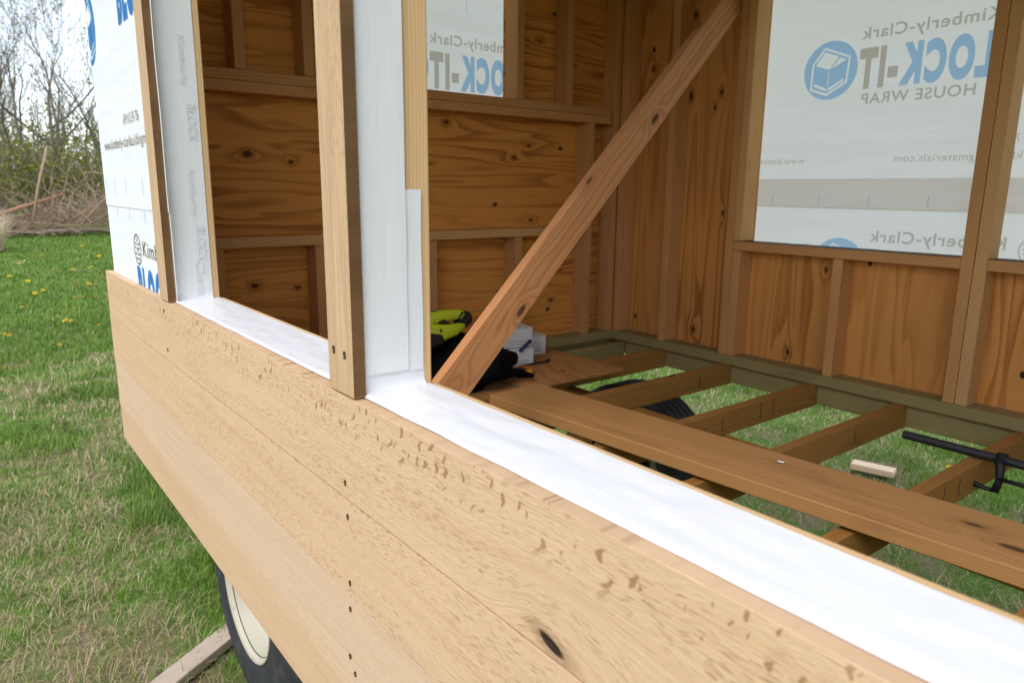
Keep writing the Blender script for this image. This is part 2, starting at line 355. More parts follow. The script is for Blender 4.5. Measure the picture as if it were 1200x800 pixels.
def blades(n_pts, xs, ys, hs, ws, lean, az, tint, name, mat):
    n = len(xs); V = np.zeros((n, 5, 3), np.float32)
    dx, dy = np.cos(az), np.sin(az); px, py = -dy, dx
    for k, (t, wf) in enumerate(((0, 1), (0, -1), (.55, .8), (.55, -.8), (1, 0))):
        bend = lean * t ** 1.7
        V[:, k, 0] = xs + dx * bend * hs + px * ws * wf * .5
        V[:, k, 1] = ys + dy * bend * hs + py * ws * wf * .5
        V[:, k, 2] = hs * t * np.sqrt(np.maximum(.08, 1 - (lean * .62 * t) ** 2))
    idx = np.arange(n, dtype=np.int32)[:, None] * 5
    T = (idx[:, :, None] + np.array([[0, 1, 3], [0, 3, 2], [2, 3, 4]], np.int32)[None]).reshape(-1)
    me = bpy.data.meshes.new(name); me.vertices.add(n * 5); me.vertices.foreach_set('co', V.reshape(-1))
    nf = n * 3; me.loops.add(nf * 3); me.loops.foreach_set('vertex_index', T)
    me.polygons.add(nf); me.polygons.foreach_set('loop_start', np.arange(nf, dtype=np.int32) * 3)
    at = me.attributes.new('tint', 'FLOAT', 'POINT'); at.data.foreach_set('value', np.repeat(tint, 5).astype(np.float32))
    at = me.attributes.new('tipness', 'FLOAT', 'POINT'); at.data.foreach_set('value', np.tile(np.array([0, 0, .55, .55, 1], np.float32), n))
    me.update(calc_edges=True); return obj(name, me, mat)
def grassmat():
    m = NT('grass_blades')
    t = m.node('ShaderNodeAttribute', attribute_name='tint').outputs['Fac']; tip = m.node('ShaderNodeAttribute', attribute_name='tipness').outputs['Fac']
    c = m.ramp(t, [(0, (.060, .120, .010)), (.3, (.105, .195, .018)), (.58, (.175, .285, .032)), (.66, (.27, .31, .06)), (.74, (.35, .27, .135)), (.9, (.44, .345, .19)), (1, (.55, .455, .29))])
    c = m.mix(m.math('MULTIPLY', tip, .25), c, m.mix(.5, c, (.35, .40, .12)))
    d = m.node('ShaderNodeBsdfPrincipled', {'Base Color': c, 'Roughness': .5, 'Specular IOR Level': .35}); g = m.node('ShaderNodeBsdfTranslucent', {'Color': c})
    mx = m.node('ShaderNodeMixShader', {0: .3, 1: d.outputs[0], 2: g.outputs[0]}); m.t.links.new(mx.outputs[0], m.out.inputs[0]); return m.m
def make_grass():
    X, Y, W, Hh = [], [], [], []
    def ringset(r0, r1, a0, a1, dens0, falloff):
        # azimuth from +Y towards -X
        n = int((a1 - a0) * (r1 * r1 - r0 * r0) / 2 * dens0)
        r = np.sqrt(rng.random(n) * (r1 * r1 - r0 * r0) + r0 * r0); a_ = a0 + rng.random(n) * (a1 - a0)
        keep = rng.random(n) < np.minimum(1, (r0 / r) ** falloff); r, a_ = r[keep], a_[keep]
        X.append(-np.sin(a_) * r); Y.append(np.cos(a_) * r)
    D = math.radians
    ringset(1.2, 4.5, D(62), D(100), 8500, 0)      # lawn left of the house, near
    ringset(4.5, 12, D(68), D(98), 5500, 2)
    ringset(12, 34, D(72), D(97), 620, 1.6)
    ringset(2.0, 4.2, D(-5), D(62), 3200, 0)       # under and behind the floor
    ringset(4.2, 9.5, D(5), D(66), 3200, 1.3)
    x = np.concatenate(X); y = np.concatenate(Y); r = np.hypot(x, y)
    sv = straw(x, y); near_edge = (x > -2.75) & (y > .38) & (y < 2.8) & (x < 1.5)
    far = np.clip((r - 6) / 8, 0, 1); sv = sv - far * .16
    dry = np.clip((sv - .515) / .11, 0, 1)
    keep = rng.random(len(x)) > dry * .45; keep &= ~(near_edge & (rng.random(len(x)) < .35))
    x, y, r, sv, dry = x[keep], y[keep], r[keep], sv[keep], dry[keep]; n = len(x)
    isdry = rng.random(n) < (.05 + dry * .62)
    clump = np.clip((vnoise(x * 5 + 40, y * 5 + 9) - .35) * 2.2, 0, 1)
    h = (.022 + .035 * rng.random(n) + (.07 + .05 * (r < 4)) * clump * rng.random(n) ** 1.5) * np.where(isdry, .8, 1) * (1 + .25 * far[keep])
    ws = (.0022 + .0028 * rng.random(n)) * np.clip(r / 3.2, .8, 7)
    h = np.maximum(h, ws * 1.8)
    lean = np.where(isdry, .7 + .8 * rng.random(n), .15 + .85 * rng.random(n)); az = rng.random(n) * 6.283
    tint = np.where(isdry, .70 + .3 * rng.random(n), np.clip(.10 + .22 * vnoise(x * 1.7, y * 1.7, LAT2) + .34 * rng.random(n), 0, .64))
    return blades(n, x, y, h, ws, lean, az, tint, 'grass', grassmat())
tag(make_grass(), 'short meadow grass with dry straw patches around and under the house', 'grass', kind='stuff')

# ------------------------------------------------------------------ the house
HX, HY = -1.3, 1.57
house = empty('tiny_house', (HX, HY, 0), 'unfinished timber tiny house on wheels, oak clad below open window frames', 'house')
XE = -2.541; XP = -2.630; XO = -2.642        # end wall: stud face, plywood face, outside
YF = 2.646; YP = 2.735; YO = 2.747           # far wall
ZP = .974; ZT = .9303; T = .038; ZTOP = 2.80; ZHEAD = 2.58; XR = 1.45
SILL = 1.404
# near wall: siding boards
zs = [1.4035, 1.2495, 1.098, .940, .823]; ends = [-2.700, -2.708, -2.700, -2.690]; proud = [.0006, .0006, .0, .0]
for i in range(4):
    ztop, zbot = zs[i], zs[i + 1]
    bm = box_bm(XR + .02 - ends[i], ztop - zbot - .0026, .0195, .0004)
    bmesh.ops.subdivide_edges(bm, edges=[q for q in bm.edges if q.calc_length() > 2], cuts=24)
    for v in bm.verts: v.co.y += .0011 * mnoise.noise(Vector((v.co.x * 1.7, i * 9, 0))) * (1 if v.co.y > 0 else .5); v.co.z += .0012 * mnoise.noise(Vector((v.co.x * 1.1, i * 5 + 2, 3)))
    M4 = Matrix(((1, 0, 0, (XR + .02 + ends[i]) / 2), (0, 0, -1, .410 - proud[i]), (0, 1, 0, (ztop + zbot) / 2), (0, 0, 0, 1)))
    obj('siding_board', bm, M_SIDE[i], house, M4)
# oak battens
def post(x0, x1, z0, z1):
    bm = box_bm(z1 - z0, x1 - x0, .0205, .0016)
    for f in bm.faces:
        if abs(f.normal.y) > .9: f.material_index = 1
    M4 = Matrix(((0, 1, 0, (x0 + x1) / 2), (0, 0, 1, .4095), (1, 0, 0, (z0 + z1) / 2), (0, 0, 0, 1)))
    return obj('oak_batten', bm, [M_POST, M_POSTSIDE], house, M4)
post(-.925, -.851, 1.4045, ZTOP); post(-1.932, -1.857, 1.4045, ZTOP)
def screw(x, z, y=.4, r=.0034):
    bm = bmesh.new(); bmesh.ops.create_cone(bm, segments=10, radius1=r, radius2=r, depth=.0012, cap_ends=True)
    o = obj('screw_hole', bm, M_HOLE, house, Matrix.Translation((x, y - .0002, z)) @ Matrix.Rotation(math.pi / 2, 4, 'X') @ Matrix.Diagonal((.8, 1.35, 1, 1)))
    bm = bmesh.new(); bmesh.ops.create_cone(bm, segments=10, radius1=r * .55, radius2=r * .55, depth=.0012, cap_ends=True)
    obj('screw', bm, M_BRASS, o, Matrix.Translation((x + .0004, y - .0007, z - .0008)) @ Matrix.Rotation(math.pi / 2, 4, 'X'))
for x, z in ((-.887, 1.274), (-.883, 1.224), (-.884, 1.120), (-.887, 1.077), (-.894, .995), (-.879, .974), (-1.905, 1.378), (-1.90, 1.28)): screw(x, z, .3990)
screw(-.905, 1.463, .3985, .0042); screw(-.871, 1.461, .3985, .0042)
# near wall framing and sheathing below the openings
M_PLYH = plywood('plywood_near', (.50, .31, .15), (.36, .18, .07), seed=3.3)
board('plywood_panel', XO, XR, .4215, .4335, .825, SILL - T, M_PLYH, house)
board('plywood_panel', XO, -1.942, .4215, .4335, SILL - T + .002, ZTOP, M_PLYH, house)
board('plywood_panel', -1.94, XR, .4215, .4335, ZHEAD, ZTOP, M_PLYH, house)
board('window_sill', -.8995, XR, .4345, .5350, SILL - T, SILL, M_PALE, house, bev=.0015)
board('window_sill', -1.903, -.9375, .4345, .5350, SILL - T, SILL, M_PALE, house, bev=.0015)
for x0 in (-.8993, -.9374 - .0005): board('stud', x0, x0 + T, .4345, .5285, ZP + .001, ZHEAD, M_PALE, house)
for x0 in (-1.9045, -1.943, -2.62): board('stud', x0, x0 + T, .4345, .5245, ZP + .001, ZTOP, M_PALE, house)
for x0 in (-1.5, -.45, .0, .45, .9): board('stud', x0, x0 + T, .4345, .5235, ZP + .001, SILL - T - .001, M_SPF, house)
board('header', -1.865, XR, .4345, .5235, ZHEAD + .001, ZHEAD + .09, M_SPF, house)
board('bottom_plate', XO + .1, XR, .4345, .5235, ZT + .001, ZP, M_PT, house); board('rim_joist', XE, XR, .4345, .4725, ZT - .089, ZT, M_PT, house)

# white flashing on sill and jambs
def nz(p, s=1.0): return mnoise.noise(Vector(p) * s)
def sill_tape(x0, x1, fill=True):
    y0, y1 = .4168, .5215
    def fn(u, v):
        x = x0 + (x1 - x0) * u; y = y0 + (y1 - y0) * v
        z = SILL + .0022 + .0010 * nz((x * 7, y * 34, 2)) + .0006 * nz((x * 26, y * 45, 7))
        if v == 0: z = 1.4039
        y_ = y + (.0016 * nz((x * 14, 5, 0)) if v > .95 or v < .05 else 0)
        return Vector((x, y_, z))
    return sheet('flashing_tape', fn, max(20, int((x1 - x0) * 140)), 26, M_TAPE, house)
sill_tape(-.8605, XR); sill_tape(-1.866, -.938)
def jamb_tape(xf, y0, y1, z0, z1, off, flare=0.0, seed=0):
    def fn(u, v):
        z = z0 + (z1 - z0) * u; y = y0 + (y1 - y0) * v
        x = xf + off + .0004 * nz((y * 30, z * 7, seed)) + .0002 * nz((y * 60, z * 30, seed + 4)) + .0011 * max(0, nz((y * 45 + z * 9, z * 5, seed + 9)) - .25)
        b = max(0, 1 - (z - z0) / .010); x += flare * b * b; 
        return Vector((x, y + .001 * nz((z * 9, seed, 1)) * (1 if v > .9 else 0), z))
    return sheet('flashing_tape', fn, max(8, int((z1 - z0) * 110)), 14, M_TAPE, house)
jamb_tape(-.8612, .4195, .5150, 1.4062, 1.432, .0010, .008, 1)     # corner piece turned up from the sill
jamb_tape(-.8612, .4205, .5130, 1.428, 1.678, .0024, 0, 2)         # short strip
jamb_tape(-.8612, .4190, .4880, 1.4315, 2.56, .0042, 0, 3)         # long strip
jamb_tape(-1.8665, .4185, .5075, 1.4062, 2.56, .0014, .007, 4)     # left jamb
for k in range(9):    # faint print showing through the left jamb
    pass

# house wrap
wraps = {}
def wrap_sheet(key, fn, nu=24, nv=24):
    o = sheet('house_wrap', fn, nu, nv, M_WRAPN, house); wraps[key] = o; return o
wr = lambda a_, b_, s_: .0012 * mnoise.noise(Vector((a_ * 1.7, b_ * 7, s_)))
wrap_sheet('near_up', lambda u, v: Vector((-2.668 + .82 * u if u > 0 else -2.668, .4182 + wr(u, v * 1.2, 1), 1.617 + 1.18 * v)))
wrap_sheet('near_low', lambda u, v: Vector((-2.668 + .82 * u, .4203 + .5 * wr(u, v * 1.2, 2), 1.38 + .30 * v)))
def fill2d(loops, name):
    """flat mesh of an even-odd set of outlines"""
    V, E_ = [], []
    for lp in loops:
        n0 = len(V); V += [Vector(q) for q in lp]; E_ += [(n0 + k, n0 + (k + 1) % len(lp)) for k in range(len(lp) if len(lp) > 2 else 1)]
    v2, e2, f2, *_ = delaunay_2d_cdt(V, E_, [], 0, 1e-7)
    P = np.array([q[:] for q in v2]); T3_ = np.array([f for f in f2 if len(f) == 3]); C_ = P[T3_].mean(1)
    A_ = np.array([V[a][:] for a, b in E_]); B_ = np.array([V[b][:] for a, b in E_]); inside = np.zeros(len(C_), int)
    for k in range(0, len(C_), 400):
        c_ = C_[k:k + 400, None, :]; up = (A_[None, :, 1] > c_[..., 1]) != (B_[None, :, 1] > c_[..., 1])
        dy = np.where(np.abs(B_[:, 1] - A_[:, 1]) < 1e-12, 1e-12, B_[:, 1] - A_[:, 1])
        xi = A_[None, :, 0] + (c_[..., 1] - A_[None, :, 1]) * ((B_[:, 0] - A_[:, 0]) / dy)[None]; inside[k:k + 400] = (up & (c_[..., 0] < xi)).sum(1) % 2
    me = bpy.data.meshes.new(name); me.from_pydata([(x, y, 0) for x, y in P], [], [tuple(map(int, t)) for t in T3_[inside == 1]]); me.update(); return me
def loops_of(me):
    """outline of a flat mesh as single edges"""
    bm = bmesh.new(); bm.from_mesh(me); out = [[e_.verts[0].co.xy[:], e_.verts[1].co.xy[:]] for e_ in bm.edges if len(e_.link_faces) == 1]; bm.free(); return out
CUT = {'far': [], 'far_low': [], 'end': []}   # outlines of the ink, in the plane of each sheet: the white sheet is filled around them
SHEETS = {'far': ('far_up', XR + .02, 1.619, XR + .04 - XO, 1.18), 'far_low': ('far_low', XR + .02, .86, XR + .04 - XO, .872), 'end': ('end_up', YO, 1.617, YO - .42, 1.18)}
for k_ in SHEETS:
    wraps[SHEETS[k_][0]] = obj('house_wrap', bpy.data.meshes.new('house_wrap'), M_WRAP, house)
wrap_sheet('end_low', lambda u, v: Vector((XO - .0008, .42 + (YO - .42) * u, .86 + .87 * v)), 8, 8)

def frame(kind, x0, z0, off=.0):
    """local (x, y) of a print -> the outside of a wall"""
    if kind == 'near': return Matrix(((1, 0, 0, x0), (0, 0, -1, .4182 - .0016 - off), (0, 1, 0, z0), (0, 0, 0, 1)))
    if kind == 'near_low': return Matrix(((1, 0, 0, x0), (0, 0, -1, .4203 - .0013 - off), (0, 1, 0, z0), (0, 0, 0, 1)))
    if kind == 'far': return Matrix(((-1, 0, 0, x0), (0, 0, 1, YO + .0035), (0, 1, 0, z0), (0, 0, 0, 1)))
    if kind == 'far_low': return Matrix(((-1, 0, 0, x0), (0, 0, 1, YO + .0010), (0, 1, 0, z0), (0, 0, 0, 1)))
    if kind == 'end': return Matrix(((0, 0, -1, XO - .0035), (-1, 0, 0, x0), (0, 1, 0, z0), (0, 0, 0, 1)))
_tc = {}
def text_mesh(body, bold=0.0):
    if (body, bold) not in _tc:
        cu = bpy.data.curves.new('t', 'FONT'); cu.body = body; cu.size = 1; cu.offset = bold; cu.space_character = 1.07 + bold * 2.6; cu.resolution_u = 5
        to = bpy.data.objects.new('t', cu); COL.objects.link(to); dg = bpy.context.evaluated_depsgraph_get()
        me = bpy.data.meshes.new_from_object(to.evaluated_get(dg)); bpy.data.objects.remove(to)
        co = np.array([v.co[:] for v in me.vertices]); _tc[(body, bold)] = (me, co)
    return _tc[(body, bold)]
def text(body, kind, key, x0, z0, width, height, mat, bold=0.0, name='printed_lettering', clip=None, cap=None, skew=0):
    """left edge at local 0, baseline at 0; width = full run, height = capital height"""
    me0, co = text_mesh(body, bold); me = me0.copy(); sx = width / (co[:, 0].max() - co[:, 0].min()); sy = height / .70
    c2 = co.copy(); c2[:, 0] = (co[:, 0] - co[:, 0].min()) * sx; c2[:, 1] = co[:, 1] * sy
    me.vertices.foreach_set('co', c2.astype(np.float32).reshape(-1)); me.update(); me.materials.clear()
    if clip:
        b = bmesh.new(); b.from_mesh(me)
        for pco, pno in clip: bmesh.ops.bisect_plane(b, geom=b.verts[:] + b.edges[:] + b.faces[:], plane_co=pco, plane_no=pno, clear_outer=True)
        b.to_mesh(me); b.free()
    if kind in CUT: CUT[kind] += [[(SHEETS[kind][1] - x0 + x, z0 - SHEETS[kind][2] + y) for x, y in lp] for lp in loops_of(me)]
    return obj(name, me, mat, wraps[key], frame(kind, x0, z0))
def poly(pts_list, mat, kind, key, x0, z0, off, name='printed_emblem', clip=None):
    bm = bmesh.new()
    for pts in pts_list: bm.faces.new([bm.verts.new((p[0], p[1], 0)) for p in pts])
    if clip:
        for pco, pno in clip: bmesh.ops.bisect_plane(bm, geom=bm.verts[:] + bm.edges[:] + bm.faces[:], plane_co=pco, plane_no=pno, clear_outer=True)
    return obj(name, bm, mat, wraps[key], frame(kind, x0, z0, off))
def ink_loops(loops, mat, kind, key, x0, z0, off=0, name='printed_emblem', clip=None):
    me = fill2d(loops, name)
    if clip:
        b = bmesh.new(); b.from_mesh(me)
        for pco, pno in clip: bmesh.ops.bisect_plane(b, geom=b.verts[:] + b.edges[:] + b.faces[:], plane_co=pco, plane_no=pno, clear_outer=True)
        b.to_mesh(me); b.free()
    if kind in CUT: CUT[kind] += [[(SHEETS[kind][1] - x0 + x, z0 - SHEETS[kind][2] + y) for x, y in lp] for lp in loops]
    return obj(name, me, mat, wraps[key], frame(kind, x0, z0, off))
def strip(pts, wd, close=True):
    out = []; n = len(pts)
    for i in range(n if close else n - 1):
        a_, b_ = Vector((*pts[i], 0)), Vector((*pts[(i + 1) % n], 0)); d = (b_ - a_).normalized(); q = Vector((-d.y, d.x, 0)) * wd / 2; ext = d * wd * .4
        out.append([(a_ + q - ext)[:2], (a_ - q - ext)[:2], (b_ - q + ext)[:2], (b_ + q + ext)[:2]])
    return out
def emblem_house(kind, key, cx, cz, r, clip=None):
    """blue disc with a house left white"""
    s_ = r / 107.0; P = lambda x, y: (x * s_, y * s_)
    circ = [(r * math.cos(t * math.pi / 30), r * math.sin(t * math.pi / 30)) for t in range(60)]
    hexa = [(75, 28), (28, 86), (-77, 43), (-71, -50), (8, -93), (77, -68)]; inner = [(x * .90, y * .90) for x, y in hexa]
    roofs = [[(61, 23), (26, 69), (-30, 48), (4, 3)], [(-4, 6), (-36, 44), (-62, 33)]]
    feet = [[(62, -43), (62, -53), (9, -76), (9, -66)], [(4, -66), (4, -76), (-57, -43), (-57, -34)]]; mid = [[(3, -4), (6, -4), (7, -58), (4, -58)]]
    ink_loops([circ] + [[P(*q) for q in lp] for lp in [hexa, inner] + roofs + feet + mid], M_INKB, kind, key, cx, cz, clip=clip)
def emblem_face(kind, key, cx, cz, rx, rz, mat=M_INKG):
    E_ = lambda k_: [(rx * k_ * math.cos(t * math.pi / 16), rz * k_ * math.sin(t * math.pi / 16)) for t in range(32)]
    bar = lambda a_, b_, c_, d_, w_: strip([(rx * a_, rz * b_), (rx * c_, rz * d_)], rx * w_, False)[0]
    marks = [bar(0, .50, 0, .70, .16), bar(0, -.02, 0, -.14, .16)]
    for sx in (-1, 1): marks += [bar(sx * .22, .30, sx * .62, .40, .11), bar(sx * .18, .05, sx * .6, .10, .11), bar(sx * .2, -.34, sx * .6, -.24, .11), bar(sx * .12, -.60, sx * .42, -.56, .11)]
    ink_loops([E_(1.0), E_(.88)] + marks, mat, kind, key, cx, cz, .0003)
def logo(kind, key, xk, zb, s=1.0, clip=None, circle=True):
    """xk = world coordinate where the lettering begins, zb = baseline of the big word; reading direction is the wall's"""
    sg = 1 if kind.startswith('near') else -1
    text('Kimberly-Clark', kind, key, xk + sg * .055 * s, zb + .166 * s, .45 * s, .040 * s, M_INKG, .016, clip=clip)
    text('BLOCK', kind, key, xk, zb, .355 * s, .125 * s, M_INKB, .062, clip=clip)
    text('-IT', kind, key, xk + sg * .362 * s, zb, .143 * s, .125 * s, M_INKG, .062, clip=clip)
    text('HOUSE WRAP', kind, key, xk + sg * .10 * s, zb - .064 * s, .385 * s, .037 * s, M_INKG, .016, clip=clip)
    if circle: emblem_house(kind, key, xk + sg * .617 * s, zb + .070 * s, .107 * s)
def ticks(kind, key, xs_, z, h=.03):
    sg = 1 if kind.startswith('near') else -1
    for x in xs_: ink_loops([[(-.0013, 0), (.0013, 0), (.0013, h), (-.0013, h)]], M_INKB, kind, key, x, z, 0, 'printed_tick')
URL = 'www.kimberly-clarkbuildingmaterials.com'
# far wall
logo('far', 'far_up', -.928, 2.066)
logo('far', 'far_up', .32, 2.066)
text(URL, 'far', 'far_up', -1.617, 1.790, .74, .026, M_INKG, .002); text(URL, 'far', 'far_up', -.526, 1.790, .74, .026, M_INKG, .002)
text('APR NO ER 786', 'far', 'far_up', -.72, 1.845, .20, .026, M_INKG, .0)
ticks('far', 'far_up', [-1.62, -1.38, -1.14, -.7], 2.40, .045); ticks('far_low', 'far_low', [-1.745, -1.54, -1.34, -1.13, -.8], 1.628, .042)
text('Kimberly-Clark', 'far_low', 'far_low', -.872, 1.499, .45, .042, M_INKG, .016); emblem_house('far_low', 'far_low', -1.437, 1.400, .106)
text('BLOCK', 'far_low', 'far_low', -.815, 1.335, .355, .125, M_INKB, .062)
text('Kimberly-Clark', 'far_low', 'far_low', .30, 1.499, .45, .042, M_INKG, .016); emblem_face('far_low', 'far_low', -.80, 1.50, .036, .042)
# end wall, seen from inside only
logo('end', 'end_up', 2.137, 2.092)
text(URL, 'end', 'end_up', 2.5, 1.80, .74, .026, M_INKG, .002)
ticks('end', 'end_up', [1.814, 1.60], 2.39, .05)
for k_, (key, x0, z0, w_, h_) in SHEETS.items():
    me = fill2d([[(0, 0), (w_, 0), (w_, h_), (0, h_)]] + [lp for lp in CUT[k_] if all(0 < x < w_ and 0 < y < h_ for x, y in lp)], 'house_wrap')
    me.transform(frame(k_, x0, z0)); me.materials.append(M_WRAP); o = wraps[key]; me.transform(o.matrix_basis.inverted() @ Matrix.Translation((-HX, -HY, 0)) if False else Matrix.Identity(4)); o.data = me
# near wall, left of the batten
cl = [((0.475, 0, 0), (1, 0, 0))]
text('BLOCK-IT', 'near', 'near_up', -2.205, 2.096, .505, .125, M_INKB, .062, clip=[((.34, 0, 0), (1, 0, 0))])
text('APR NO ER 786', 'near', 'near_up', -2.272, 1.842, .20, .026, M_INKG, .004)
text(URL, 'near', 'near_up', -2.585, 1.784, .80, .028, M_INKG, .008, clip=[((.72, 0, 0), (1, 0, 0))])
emblem_house('near', 'near_up', -2.650, 2.145, .105, clip=[((-.017, 0, 0), (-1, 0, 0))])
ticks('near', 'near_up', [-2.63, -2.48, -2.32, -2.10], 1.655, .045); ticks('near_low', 'near_low', [-2.5, -2.32, -2.12], 1.582, .03)
emblem_face('near_low', 'near_low', -2.255, 1.503, .046, .044)
text('Kimberly-Clark', 'near_low', 'near_low', -2.185, 1.489, .55, .042, M_INKG, .008, clip=[((.32, 0, 0), (1, 0, 0))])
text('BLOCK-IT', 'near_low', 'near_low', -2.285, 1.323, .505, .125, M_INKB, .062, clip=[((.42, 0, 0), (1, 0, 0)), ((0, .075, 0), (0, -1, 0))])
# faint print on the folded left jamb
def jamb_print(body, y0, z0, length, hgt, mirror=True):
    me0, co = text_mesh(body, .01); me = me0.copy(); sx = length / (co[:, 0].max() - co[:, 0].min()); c2 = co.copy()
    c2[:, 0] = (co[:, 0] - co[:, 0].min()) * sx; c2[:, 1] = co[:, 1] * hgt / .7
    me.vertices.foreach_set('co', c2.astype(np.float32).reshape(-1)); me.update(); me.materials.clear()
    obj('printed_lettering', me, M_FAINT, wraps['near_up'], Matrix(((0, 0, 1, -1.8665 + .0038), (0, 1 if mirror else -1, 0, y0), (-1, 0, 0, z0), (0, 0, 0, 1))))
for k, (b, z) in enumerate((('Kimberly', 1.72), ('BLOCK', 1.585), ('Kimberly', 2.02), ('BLOCK', 1.87), ('Clark', 1.50))):
    jamb_print(b, .470 + (.008 if k % 2 else 0), z, .11 if len(b) > 5 else .085, .014 if len(b) > 5 else .020)

# ---- end wall (inside): plywood, studs, rails, window opening
def ply_panel(y0, y1, z0, z1, knots, seed, dark=1.0):
    cy, cz = (y0 + y1) / 2, (z0 + z1) / 2
    m = plywood('plywood_end', (.73, .32, .07), (.37, .12, .02), [(ky - cy, kz - cz, kr) for ky, kz, kr in knots], seed=seed, scale=(.75, 8.5), k=8.5)
    M4 = Matrix(((0, 0, 1, (XP + XO) / 2), (1, 0, 0, cy), (0, 1, 0, cz), (0, 0, 0, 1)))
    return obj('plywood_panel', box_bm(y1 - y0, z1 - z0, .0118, .0008), m, house, M4)
WY0, WY1 = 1.26, 2.004
ply_panel(.435, YO, .842, 1.4735, [(.865, 1.324, .011), (1.025, 1.306, .007), (2.30, 1.15, .009)], 1.7)
ply_panel(.435, YO, 1.475, 2.06, [(.866, 1.792, .013), (1.024, 1.768, .007), (2.06, 1.818, .008), (2.148, 1.877, .007), (2.165, 1.538, .008), (1.70, 1.95, .01)], 5.2)
ply_panel(.435, WY0, 2.0615, ZTOP, [(.60, 2.3, .01)], 9.4); ply_panel(WY1, YO, 2.0615, ZTOP, [(2.36, 2.40, .007), (2.20, 2.33, .006)], 12.8); ply_panel(WY0 + .001, WY1 - .001, 2.62, ZTOP, [], 2.1)
def estud(y0, z0, z1, mat=M_FIR, w=T): board('stud', XP + .001, XE, y0, y0 + w, z0, z1, mat, house, axis=2)
board('rail', XP + .001, XE, .545, 2.585, 2.0245, 2.0595, M_FIR, house, axis=1); board('rail', XP + .001, XE + .001, .545, 2.585, 1.9875, 2.0235, M_FIR, house, axis=1)
board('rail', XP + .001, XE - .001, .545, 2.438, 1.470, 1.5075, M_SPF, house, axis=1)
board('bottom_plate', XP + .001, XE, .525, YF + .03, ZT + .0015, ZP, M_PT, house, axis=1)
for y0 in (.816, 1.055): estud(y0, 2.0605, ZTOP)
estud(1.222, 2.0605, ZTOP); estud(2.005, 2.0605, ZTOP, M_FIR); estud(2.292, 2.0605, ZTOP)
for y0 in (2.440,): estud(y0, ZP + .001, 1.9865, M_FIR)
estud(2.606, ZP + .001, ZTOP, M_FIR)
for y0 in (2.007, 1.555, 1.065, .70): estud(y0, ZP + .001, 1.469, M_FIR)
board('window_header', XP + .001, XE, 1.261, 2.003, 2.62, 2.71, M_SPF, house, axis=1)
board('rim_joist', XP + .002, XP + .04, .474, YF + .03, ZT - .089, ZT, M_PT, house, axis=1)
board('floor_joist', XE + .030, XE + .068, .4735, YF + .029, ZT - .089, ZT - .012, M_PT, house, axis=1, bev=.006)

# ---- far wall (inside)
def fply(x0, x1, z0, z1, knots, seed):
    cx, cz = (x0 + x1) / 2, (z0 + z1) / 2
    m = plywood('plywood_far', (.69, .315, .085), (.35, .12, .024), [(kz - cz, -(kx - cx), kr) for kx, kz, kr in knots], seed=seed, scale=(.65, 7.5), k=7.5)
    M4 = Matrix(((0, -1, 0, cx), (0, 0, 1, (YP + YO) / 2), (1, 0, 0, cz), (0, 0, 0, 1)))
    M4 = Matrix(((0, -1, 0, cx), (0, 0, -1, (YP + YO) / 2), (1, 0, 0, cz), (0, 0, 0, 1)))
    return obj('plywood_panel', box_bm(z1 - z0, x1 - x0, .0118, .0008), m, house, M4)
fply(XO + .012, -1.815, .842, ZTOP, [(-2.189, 2.441, .011), (-2.191, 2.098, .011), (-2.026, 2.101, .010), (-2.057, 2.04, .008), (-1.978, 1.583, .008), (-2.101, 1.041, .013), (-2.42, 2.24, .009)], 3.9)
fply(-1.814, -.926, .842, 1.4685, [(-1.606, 1.02, .010), (-1.473, 1.379, .008)], 8.2)
fply(-.925, .28, .842, 1.4685, [(-.3, 1.2, .01)], 14.6)
fply(-1.814, .28, 2.56, ZTOP, [], 6.6); fply(.281, XR, .842, ZTOP, [(.8, 1.5, .01)], 10.4)
def fstud(x0, z0, z1, mat=M_FIR, w=T): board('stud', x0, x0 + w, YF, YP - .001, z0, z1, mat, house, axis=2)
board('bottom_plate', XE + .001, XR, YF, YP - .001, ZT + .001, ZP, M_PT, house, axis=0)
board('rim_joist', XE + .07, XR, YF + .030, YF + .068, ZT - .085, ZT, M_PT, house, axis=0)
fstud(-2.238, ZP + .001, ZTOP); fstud(-2.5405, ZP + .001, ZTOP)
fstud(-1.889, ZP + .001, ZTOP); fstud(-1.8495, ZP + .001, 1.4325)
fstud(-1.401, ZP + .001, 1.4325); fstud(-.962, ZP + .001, ZTOP); fstud(-.9222, ZP + .001, ZTOP, M_SPF); fstud(-.45, ZP + .001, 1.4325); fstud(.0, ZP + .001, 1.4325); fstud(.25, ZP + .001, ZTOP); fstud(.8, ZP + .001, ZTOP)
# second piece of the left jamb stud seen inside the opening
fstud(-1.8497, 1.4735, 2.52, M_SPF, .0355)
board('window_sill', -1.850, -.9625, YF - .001, YP - .001, 1.4335, 1.4715, M_FIR, house, axis=0); board('window_sill', -.8835, .249, YF - .001, YP - .001, 1.4335, 1.4715, M_FIR, house, axis=0)
for x0, x1 in ((-1.851, -.964), (-.883, .248)):
    sheet('sill_black_sheet', lambda u, v: Vector((x0 + (x1 - x0) * u, YF - .0022 + .075 * v, 1.4726 + .0012 * nz((u * 17, 3, v)) + (.0005 if v > 0 else 0))), 30, 3, M_BLKSHEET, house)  # thin black sheet along the top of each far window sill
board('window_header', -1.850, -.9625, YF, YP - .001, 2.521, 2.61, M_FIR, house, axis=0); board('window_header', -.8835, .249, YF, YP - .001, 2.521, 2.61, M_FIR, house, axis=0)

